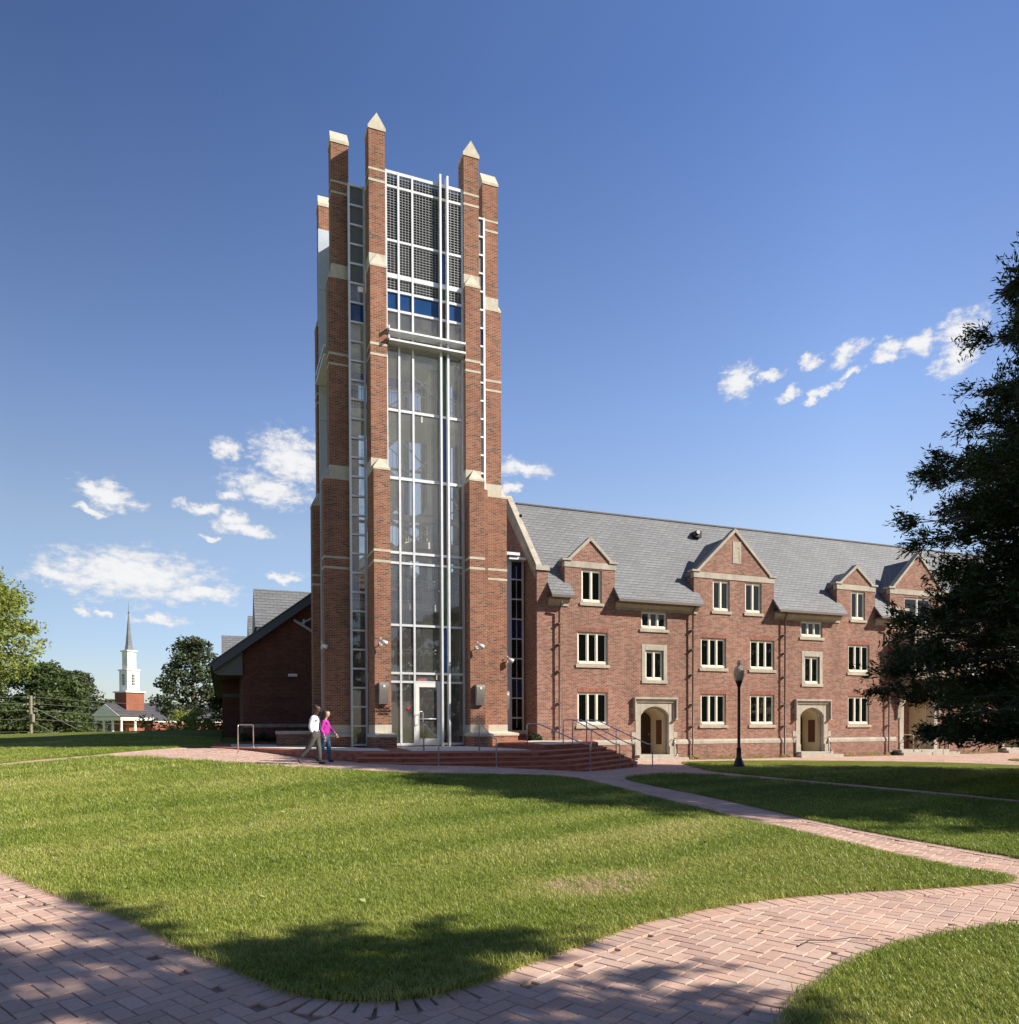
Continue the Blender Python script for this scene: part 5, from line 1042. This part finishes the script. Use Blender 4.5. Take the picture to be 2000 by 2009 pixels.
def beds():
    for a, b, v0 in ((17.1, 19.1, 31.7), (22.4, 29.3, 31.9), (32.7, 36.8, 31.9), (41.7, 45.6, 31.9)):
        poly = [(a, 32.74), (a+.1, v0+.3), (a+.9, v0), (b-.9, v0+.1), (b, v0+.4), (b+.1, 32.74)]
        sheet('planting_bed', smoothpoly(poly), .03, .5, 'soil', skirt=.06, edge=.3)
    r = np.random.default_rng(60); n = 5200; x = r.uniform(22.5, 45.4, n); y = r.uniform(32.05, 32.6, n); ok = (x < 29.2) | ((x > 32.9) & (x < 36.6)) | (x > 41.9); ok &= (np.sin(x*3.1)+np.sin(x*7.7+1)+r.normal(0, .6, n) > .3); x, y = x[ok], y[ok]
    o = leaves(np.c_[x, y, H(x, y)+.05+r.uniform(0, .14, len(x))], None, .075, .5, r.uniform(.1, 1, len(x)), 'ground_cover', 'yellow_leaf', None); tag(o, kind='stuff')
beds()
# ------------------------------------------------------------------ lamp post
def lamp():
    x, y = 19.03, 24.0; z = float(H(x, y)); T = empty('lamp_post', (x, y, z), 'black lamp post with a pale acorn globe on the lawn before the wing', 'lamp post')
    MB().box(x-.3, x+.3, y-.3, y+.3, z-.1, z+.06).build('concrete_footing', 'concrete', T, bevel=.01)
    MB().lathe([(.25, .06), (.25, .12), (.19, .2), (.13, .38), (.095, .46), (.09, .78), (.10, .8), (.06, .84), (.055, 3.2), (.075, 3.24), (.09, 3.3), (.135, 3.42), (.145, 3.46)], (x, y, z), 20).build('pole', 'black', T, True)
    MB().lathe([(.13, 3.46), (.19, 3.6), (.21, 3.75), (.20, 3.88), (.14, 4.0), (.08, 4.05), (.075, 4.1), (.09, 4.15), (.08, 4.22), (.02, 4.28)], (x, y, z-.02), 24).build('globe', 'globe', T, True)
lamp()
def porchrails():
    for (u, lab, bx) in ((21.75, 'thin steel handrail on the right side of the first arched door', .4), (31.95, 'thin steel handrail on the right side of the second arched door', .4)):
        rail([(u, 33.2, .2), (u, 33.2, 1.0), (u, 32.5, .95), (u, 32.3, .2)], lab, r=.018)
    rail([(38.15, 34.2, .2), (38.15, 34.2, 1.1), (38.2, 32.3, 1.1), (38.2, 32.3, .2)], 'pale handrail at the left of the gateway arch', r=.022)
    rail([(39.0, 32.6, .2), (39.0, 32.6, 1.12), (39.1, 32.3, 1.12), (39.6, 31.6, .75), (39.65, 31.5, .72), (39.65, 31.5, -.1)], 'pale handrail descending the gateway steps', r=.022)
porchrails()
# ------------------------------------------------------------------ church beyond the lawn
def church():
    o = W(-85.6*110/110*.0, 0); Z = 110.0
    fx, fy = W(0, Z)
    ex = np.array([math.cos(R(24)), math.sin(R(24))]); 
    # local frame: origin under the spire, a runs to the picture's right, b away; the church is turned a little to the left
    cx, cy = -12.4, 122.9; ang = -A+R(60)
    ca, sa = math.cos(ang), math.sin(ang)
    T = empty('church', (cx, cy, .2), 'white steepled church with red brick tower base and columned porch beyond the lawn', 'church')
    tr = lambda m: setattr(m, 'v', [(cx+x*ca-y*sa, cy+x*sa+y*ca, z) for x, y, z in m.v]) or m
    def sq(m, r, z0, z1, r2=None):
        r2 = r if r2 is None else r2; return m.add([(-r, -r, z0), (r, -r, z0), (r, r, z0), (-r, r, z0), (-r2, -r2, z1), (r2, -r2, z1), (r2, r2, z1), (-r2, r2, z1)], [(0, 3, 2, 1), (4, 5, 6, 7), (0, 1, 5, 4), (1, 2, 6, 5), (2, 3, 7, 6), (3, 0, 4, 7)])
    B = tr(sq(MB(), 1.4, .2, 6.85)).build('brick_tower', 'church_brick', T)
    m = sq(MB(), 1.6, 6.85, 7.05); sq(m, .92, 7.05, 10.1); sq(m, 1.1, 10.1, 10.28); sq(m, .67, 10.28, 12.9); sq(m, .86, 12.9, 13.08)
    for s in (-1, 1):
        for t in (-1, 1): m.box(s*.84-.12, s*.84+.12, t*.84-.12, t*.84+.12, 7.05, 10.1)
    S = tr(m).build('steeple', 'white_paint', T, bevel=.01)
    m = MB(); m.lathe([(.62, 13.08), (.45, 14.0), (.27, 16), (.06, 18.6)], (0, 0, 0), 8); S2 = tr(m).build('spire', 'spire', T)
    m = MB(); m.lathe([(.09, 18.55), (.12, 18.7), (.03, 18.9), (.015, 20.2)], (0, 0, 0), 8); tr(m).build('finial', 'rake', S2)
    for k, (dx, dy) in enumerate(((0, -1), (-1, 0))):
        w = MB(); l = MB(); n = MB()
        if dx == 0: w.box(-.25, .25, -.94, -.925, 7.9, 9.6); l.box(-.17, .17, -.69, -.672, 10.9, 12.0); n.box(-.25, -.22, -.96, -.94, 7.9, 9.6).box(.22, .25, -.96, -.94, 7.9, 9.6).box(-.02, .02, -.96, -.94, 7.9, 9.6); [n.box(-.25, .25, -.958, -.94, z, z+.05) for z in (7.9, 8.3, 8.7, 9.1, 9.55)]
        else: w.box(-.94, -.925, -.25, .25, 7.9, 9.6); l.box(-.69, -.672, -.17, .17, 10.9, 12.0); n.box(-.96, -.94, -.02, .02, 7.9, 9.6); [n.box(-.958, -.94, -.25, .25, z, z+.05) for z in (7.9, 8.3, 8.7, 9.1, 9.55)]
        ww = tr(w).build('window', 'darkglass', S); tr(n).build('glazing_bars', 'white_paint', ww); tr(l).build('arched_louvre', 'winframe', S)
    # porch: gable to the left front
    m = MB(); m.box(-3.25, 1.9, -2.9, 3.8, 2.75, 3.35); tr(m).build('entablature', 'white_paint', T)
    for ca_, cb_ in ((-3.0, -2.65), (-3.0, -.6), (-3.0, 1.5), (-3.0, 3.55), (-.9, -2.65)):
        c = MB().lathe([(.24, -.3), (.24, .5), (.19, .55), (.16, 2.6), (.22, 2.75)], (ca_, cb_, 0), 12); tr(c).build('column', 'white_paint', T, True)
    m = MB(); m.yz([(-3.15, 3.35), (4.05, 3.35), (.45, 5.25)], -3.45, 2.1); tr(m).build('porch_roof', 'church_roof', T)
    m = MB(); m.yz([(-3.05, 3.36), (3.95, 3.36), (.45, 5.15)], -3.52, -3.44); tr(m).build('pediment', 'white_paint', T)
    m = MB(); m.box(-1.0, 1.9, -1.2, 3.6, -.3, 2.75); tr(m).build('porch_wall', 'greypanel', T)
    m = MB(); m.box(1.9, 14, -2.6, 7, -.3, 2.9); tr(m).build('nave', 'church_brick', T)
    m = MB(); m.yz([(-3.0, 2.9), (7.4, 2.9), (2.2, 5.5)], 1.6, 14.4); tr(m).build('nave_roof', 'church_roof', T); m = MB().box(1.95, 14.2, -2.75, -2.62, 2.5, 2.9); tr(m).build('eaves_board', 'white_paint', T)
church()
def pole():
    x, y = W(-48.2, 75); z = float(H(x, y)); T = empty('utility_pole', (x, y, z), 'weathered wooden utility pole with cross wires at the far left', 'utility pole')
    MB().tube([(x, y, z-1.5), (x, y, 4.95)], .16, 8, .12).build('pole', 'pole', T); m = MB()
    for zz in (4.7, 4.05, 3.35): m.box(x-.35, x+.35, y-.05, y+.05, zz-.04, zz+.04).lathe([(.07, 0), (.07, .16)], (x-.3, y, zz), 8).lathe([(.07, 0), (.07, .16)], (x+.3, y, zz), 8)
    m.lathe([(.16, 0), (.16, .8)], (x+.2, y-.2, 2.3), 10); m.build('insulator', 'pole', T)
    for k, (zz, zl, zr_, lab) in enumerate(((4.85, 4.9, 4.3, 'topmost thin wire from the utility pole across the trees'), (4.2, 4.25, 3.6, 'second thin wire from the top of the utility pole'), (3.5, 3.5, 3.1, 'third thin wire from the top of the utility pole'), (2.6, 2.65, 2.3, 'fourth thin wire down the utility pole'), (1.35, 1.4, 1.35, 'lowest thin wire crossing just above the far lawn'))):
        xl, yl = W(-75, 72); xr, yr = W(-27, 82); P = []
        for t in np.linspace(0, 1, 9): P.append((xl+(x-xl)*t, yl+(y-yl)*t, zl+(zz-zl)*t-.25*math.sin(math.pi*t)))
        for t in np.linspace(0, 1, 14)[1:]: P.append((x+(xr-x)*t, y+(yr-y)*t, zz+(zr_-zz)*t-.45*math.sin(math.pi*t)))
        o = MB().tube(P, .016, 4).build('overhead_wire', 'wire'); tag(o, lab, 'wire', 'wires on the utility pole')
    for k, (dx, zt, lab) in enumerate(((7.2, 3.9, 'pale guy wire slanting right from the utility pole, outer one'), (4.2, 2.4, 'pale guy wire slanting right from the utility pole, inner one'), (-6.5, 3.0, 'guy wire slanting left with a yellow foot, by the utility pole'))):
        a = W(-48.2+dx, 74); o = MB().tube([(x, y, zt), (a[0], a[1], float(H(*a))-.3)], .022, 4).build('guy_wire', 'wire'); tag(o, lab, 'guy wire', 'guy wires of the utility pole')
pole()
# ------------------------------------------------------------------ walking couple
def skin(name, verts, edges, mat, parent, sub=2, closed=None):
    me = bpy.data.meshes.new(name); me.from_pydata([v[:3] for v in verts], edges, []); o = bpy.data.objects.new(name+'_tmp', me); COL.objects.link(o)
    md = o.modifiers.new('s', 'SKIN'); md.use_smooth_shade = True; ss = o.modifiers.new('b', 'SUBSURF'); ss.levels = sub; ss.render_levels = sub
    sv = me.skin_vertices[0].data
    for i, v in enumerate(verts):
        r = v[3]; sv[i].radius = (r, r) if not isinstance(r, tuple) else r; sv[i].use_root = i == 0
    bpy.context.view_layer.update(); ev = o.evaluated_get(bpy.context.evaluated_depsgraph_get()); m2 = bpy.data.meshes.new_from_object(ev); bpy.data.objects.remove(o)
    m2.name = name; m2.materials.clear(); m2.shade_smooth(); return link(name, m2, mat, parent)
def person(loc, lab, P, hue):
    x0, y0, z0 = loc; fwd = (CA, -SA); lat = (SA, CA)     # lat points away from the camera
    T = empty('person', loc, lab, 'person', None)
    def w(f, l, h, r): return (x0+fwd[0]*f+lat[0]*l, y0+fwd[1]*f+lat[1]*l, z0+h, r)
    for nm, mat, vs, es, sb in P: skin(nm, [w(*v) for v in vs], es, mat, T, sb)
def chain(a): return [(i, i+1) for i in range(len(a)-1)]
def hand(p, d, mat, out, side=1):
    # palm with four fingers and a thumb; p wrist, d=(df,dl,dh) direction
    f, l, h = p; vs = [(f, l, h, .026), (f+d[0]*.05, l+d[1]*.05, h+d[2]*.05, (.034, .018)), (f+d[0]*.09, l+d[1]*.09, h+d[2]*.09, (.036, .016))]; es = [(0, 1), (1, 2)]
    for k in range(4):
        o = (k-1.5)*.019; b = (f+d[0]*.095+o*side, l+d[1]*.095, h+d[2]*.095, .0095); c = (b[0]+d[0]*.035, b[1]+d[1]*.035, b[2]+d[2]*.035+.0, .009); e = (c[0]+d[0]*.02, c[1]+d[1]*.02-.016, c[2]+d[2]*.03, .008)
        i = len(vs); vs += [b, c, e]; es += [(2, i), (i, i+1), (i+1, i+2)]
    i = len(vs); vs += [(f+d[0]*.03+.035*side, l, h+d[2]*.04, .012), (f+d[0]*.05+.045*side, l-.01, h+d[2]*.075, .010)]; es += [(1, i), (i, i+1)]
    out.append(('hand', mat, vs, es, 1))
def man():
    z0 = float(H(2.66, 22.98))+.01; P = []
    B = [(0, 0, .95, .10), (.0, 0, 1.12, .10), (.01, 0, 1.28, .085), (.0, 0, 1.42, .06), (.03, 0, 1.50, .065), (.06, 0, 1.56, .07), (.085, 0, 1.62, (.095, .10)), (.085, 0, 1.69, (.105, .11)), (.075, 0, 1.745, .085),
         (.02, .09, .86, .07), (.10, .085, .50, .05), (.13, .09, .12, .045), (.01, -.09, .86, .07), (-.14, -.09, .53, .05), (-.42, -.10, .20, .045), (0, -.18, 1.38, .045), (-.06, -.24, 1.14, .035), (.0, -.24, .90, .032), (0, .18, 1.38, .045), (-.05, .23, 1.14, .035), (.06, .22, .9, .032)]
    E = [(0, 1), (1, 2), (2, 3), (3, 4), (4, 5), (5, 6), (6, 7), (7, 8), (0, 9), (9, 10), (10, 11), (0, 12), (12, 13), (13, 14), (2, 15), (15, 16), (16, 17), (2, 18), (18, 19), (19, 20)]
    P.append(('body', 'skin_dark', B, E, 2))
    S = [(.0, 0, .93, (.17, .14)), (.0, 0, 1.1, (.168, .14)), (.01, 0, 1.26, (.18, .135)), (.0, 0, 1.41, (.14, .105)), (.015, 0, 1.48, .072), (0, -.19, 1.39, .078), (-.07, -.245, 1.15, .064), (-.01, -.25, .95, .052), (0, .19, 1.39, .078), (-.06, .235, 1.15, .064), (.05, .23, .95, .05)]
    P.append(('shirt', 'shirt', S, [(0, 1), (1, 2), (2, 3), (3, 4), (3, 5), (5, 6), (6, 7), (3, 8), (8, 9), (9, 10)], 2))
    Tt = [(0, 0, 1.03, (.175, .15)), (0, 0, .9, (.165, .145)), (.03, .085, .80, .105), (.10, .085, .50, .082), (.115, .085, .28, .07), (.12, .085, .08, .07), (-.01, -.085, .80, .105), (-.14, -.09, .53, .085), (-.28, -.09, .36, .07), (-.42, -.09, .22, .062)]
    P.append(('trousers', 'trousers', Tt, [(0, 1), (1, 2), (2, 3), (3, 4), (4, 5), (1, 6), (6, 7), (7, 8), (8, 9)], 2))
    P.append(('shoe', 'shoe', [(.09, .085, .045, .045), (.2, .085, .04, .042), (.30, .085, .03, .03)], [(0, 1), (1, 2)], 2))
    P.append(('shoe', 'shoe', [(-.47, -.09, .17, .045), (-.43, -.09, .07, .042), (-.385, -.09, .03, .028)], [(0, 1), (1, 2)], 2))
    P.append(('hair', 'hair', [(.02, 0, 1.65, .11), (.04, 0, 1.72, .135), (.09, 0, 1.775, .115)], [(0, 1), (1, 2)], 2))
    P.append(('nose', 'skin_dark', [(.155, 0, 1.68, .012), (.172, 0, 1.655, .014)], [(0, 1)], 1)); P.append(('ear', 'skin_dark', [(.06, -.088, 1.685, .012), (.06, -.09, 1.66, .014)], [(0, 1)], 1))
    P.append(('eye', 'white_paint', [(.148, -.035, 1.69, .009), (.15, -.03, 1.69, .009)], [(0, 1)], 1)); P.append(('mouth', 'magenta_dark', [(.15, -.02, 1.615, .007), (.155, .02, 1.615, .007)], [(0, 1)], 1))
    P.append(('tie', 'tie', [(.115, -.02, 1.45, .022), (.165, -.04, 1.28, .024), (.185, -.05, 1.0, .028)], [(0, 1), (1, 2)], 1))
    P.append(('belt', 'shoe', [(-.005, 0, .985, (.17, .145)), (0, 0, 1.0, (.17, .145))], [(0, 1)], 1))
    hand((-.005, -.245, .89), (.1, .05, -1), 'skin_dark', P); hand((.07, .225, .89), (.15, .05, -1), 'skin_dark', P)
    person((2.66, 22.98, z0), 'man in a white shirt, dark tie and grey trousers striding past the tower', P, 0)
MATS['magenta_dark'] = plain('lips', (.25, .06, .05), .5)
def woman():
    z0 = float(H(3.07, 23.8))+.01; P = []
    B = [(0, 0, .88, .09), (.0, 0, 1.02, .08), (.01, 0, 1.16, .07), (.0, 0, 1.28, .05), (.02, 0, 1.36, .05), (.035, 0, 1.41, .055), (.065, 0, 1.47, (.085, .09)), (.07, 0, 1.54, (.095, .10)), (.06, 0, 1.59, .075),
         (.03, .08, .78, .06), (.10, .08, .45, .045), (.10, .08, .11, .042), (-.02, -.08, .78, .06), (-.06, -.08, .45, .045), (-.24, -.08, .15, .042), (0, -.15, 1.28, .045), (-.07, -.18, 1.02, .036), (.03, -.19, .82, .028), (0, .15, 1.28, .045), (.12, .18, 1.04, .036), (.28, .17, .90, .028)]
    E = [(0, 1), (1, 2), (2, 3), (3, 4), (4, 5), (5, 6), (6, 7), (7, 8), (0, 9), (9, 10), (10, 11), (0, 12), (12, 13), (13, 14), (2, 15), (15, 16), (16, 17), (2, 18), (18, 19), (19, 20)]
    P.append(('body', 'skin_light', B, E, 2))
    S = [(.0, 0, .80, (.175, .16)), (.0, 0, 1.0, (.145, .125)), (.03, 0, 1.15, (.17, .14)), (.0, 0, 1.29, (.115, .09)), (0, -.15, 1.275, .066), (-.075, -.185, 1.03, .053), (.02, -.195, .86, .042), (0, .15, 1.275, .066), (.12, .185, 1.05, .052), (.26, .175, .92, .04)]
    P.append(('sweater', 'magenta', S, [(0, 1), (1, 2), (2, 3), (3, 4), (4, 5), (5, 6), (3, 7), (7, 8), (8, 9)], 2))
    Tt = [(0, 0, .92, (.15, .14)), (0, 0, .80, (.155, .145)), (.04, .08, .70, .1), (.10, .08, .44, .072), (.10, .08, .24, .058), (.095, .08, .06, .062), (-.02, -.08, .70, .1), (-.06, -.08, .46, .074), (-.14, -.08, .30, .06), (-.23, -.08, .16, .06)]
    P.append(('jeans', 'jeans', Tt, [(0, 1), (1, 2), (2, 3), (3, 4), (4, 5), (1, 6), (6, 7), (7, 8), (8, 9)], 2))
    P.append(('shoe', 'shoe', [(.08, .08, .04, .04), (.17, .08, .035, .036), (.25, .08, .025, .025)], [(0, 1), (1, 2)], 2)); P.append(('shoe', 'shoe', [(-.27, -.08, .12, .04), (-.22, -.08, .05, .036), (-.18, -.08, .025, .025)], [(0, 1), (1, 2)], 2))
    P.append(('hair', 'hair', [(.065, 0, 1.615, .085), (.01, 0, 1.56, .115), (-.035, 0, 1.46, .105), (-.06, 0, 1.34, .085), (-.07, 0, 1.25, .05)], [(0, 1), (1, 2), (2, 3), (3, 4)], 2))
    P.append(('nose', 'skin_light', [(.128, 0, 1.535, .010), (.145, 0, 1.51, .012)], [(0, 1)], 1)); P.append(('eye', 'hair', [(.122, -.032, 1.545, .008), (.125, -.027, 1.545, .008)], [(0, 1)], 1)); P.append(('mouth', 'magenta_dark', [(.125, -.018, 1.475, .007), (.13, .018, 1.475, .007)], [(0, 1)], 1))
    hand((.03, -.195, .81), (.1, .05, -1), 'skin_light', P); hand((.285, .17, .895), (.5, .0, -.85), 'skin_light', P)
    person((3.07, 23.8, z0), 'dark haired woman in a magenta sweater and blue jeans walking beside the man', P, 0)
man(); woman()
# ------------------------------------------------------------------ small things on lawn and paving
def litter():
    r = random.Random(4)
    def leaf(x, y, mat, lab, s=.05, up=.05):
        s *= .65
        z = float(H(x, y))+up; a = r.uniform(0, 6.28); m = MB(); n = 7; pts = []
        for k in range(n): t = k/(n-1); pts.append((t-.5, .28*math.sin(math.pi*t)**.8, .12*math.sin(t*5)))
        L_ = [(p, q*1.0+0, c) for p, q, c in pts]; R2 = [(p, -q, c+.04) for p, q, c in pts]
        vs = [(x+(p*math.cos(a)-q*math.sin(a))*s*2, y+(p*math.sin(a)+q*math.cos(a))*s*2, z+c*s*2) for p, q, c in L_+R2]; m.add(vs, [(k, k+1, n+k+1, n+k) for k in range(n-1)])
        b = m.build('fallen_leaf', mat); tag(b, lab, 'leaf', 'leaves fallen on lawn and paving')
    for x, y, mt, lab, s in ((3.66, 5.45, 'deadleaf', 'curled brown leaf at the edge of the lawn beside the paving', .07), (2.3, 5.0, 'paleleaf', 'pale leaf standing at the lawn edge near the foreground shadow', .05),
                             (4.0, 4.75, 'paleleaf', 'yellow green leaf lying on the sunlit pavers', .05), (3.65, 4.35, 'paleleaf', 'tiny green leaf on the pavers left of the twig', .025), (5.7, 5.52, 'deadleaf', 'flat brown leaf where the lawn meets the right pavers', .05),
                             (-.9, 8.2, 'paleleaf', 'pale leaf on the sunlit near lawn at left', .05), (.35, 7.3, 'paleleaf', 'yellowish leaf on the lawn above the foreground shadow', .06), (1.2, 6.8, 'paleleaf', 'broad pale leaf in the middle of the near lawn', .07), (1.0, 13.3, 'paleleaf', 'small pale leaf on the middle lawn', .09),
                             (6.9, 7.6, 'hedge_leaf', 'dark leaf on the lawn by the diagonal path', .07), (6.1, 8.4, 'hedge_leaf', 'dark leaf lying farther up the right side of the lawn', .07), (8.6, 6.3, 'hedge_leaf', 'dark leaf on the diagonal path at the right edge', .05)):
        leaf(x, y, mt, lab, s, .02 if 'paver' in lab or 'path' in lab else .065)
    pts = [(4.02, 4.36), (4.15, 4.40), (4.3, 4.36), (4.5, 4.33), (4.66, 4.24)]; m = MB().tube([(x, y, float(H(x, y))+.02+.01*(i % 2)) for i, (x, y) in enumerate(pts)], .006, 5, .003); m.tube([(4.15, 4.40, float(H(4.15, 4.4))+.03), (4.05, 4.46, float(H(4.05, 4.46))+.02)], .003, 4)
    tag(m.build('fallen_twig', 'twig'), 'thin bent twig lying on the sunlit pavers', 'twig')
litter()
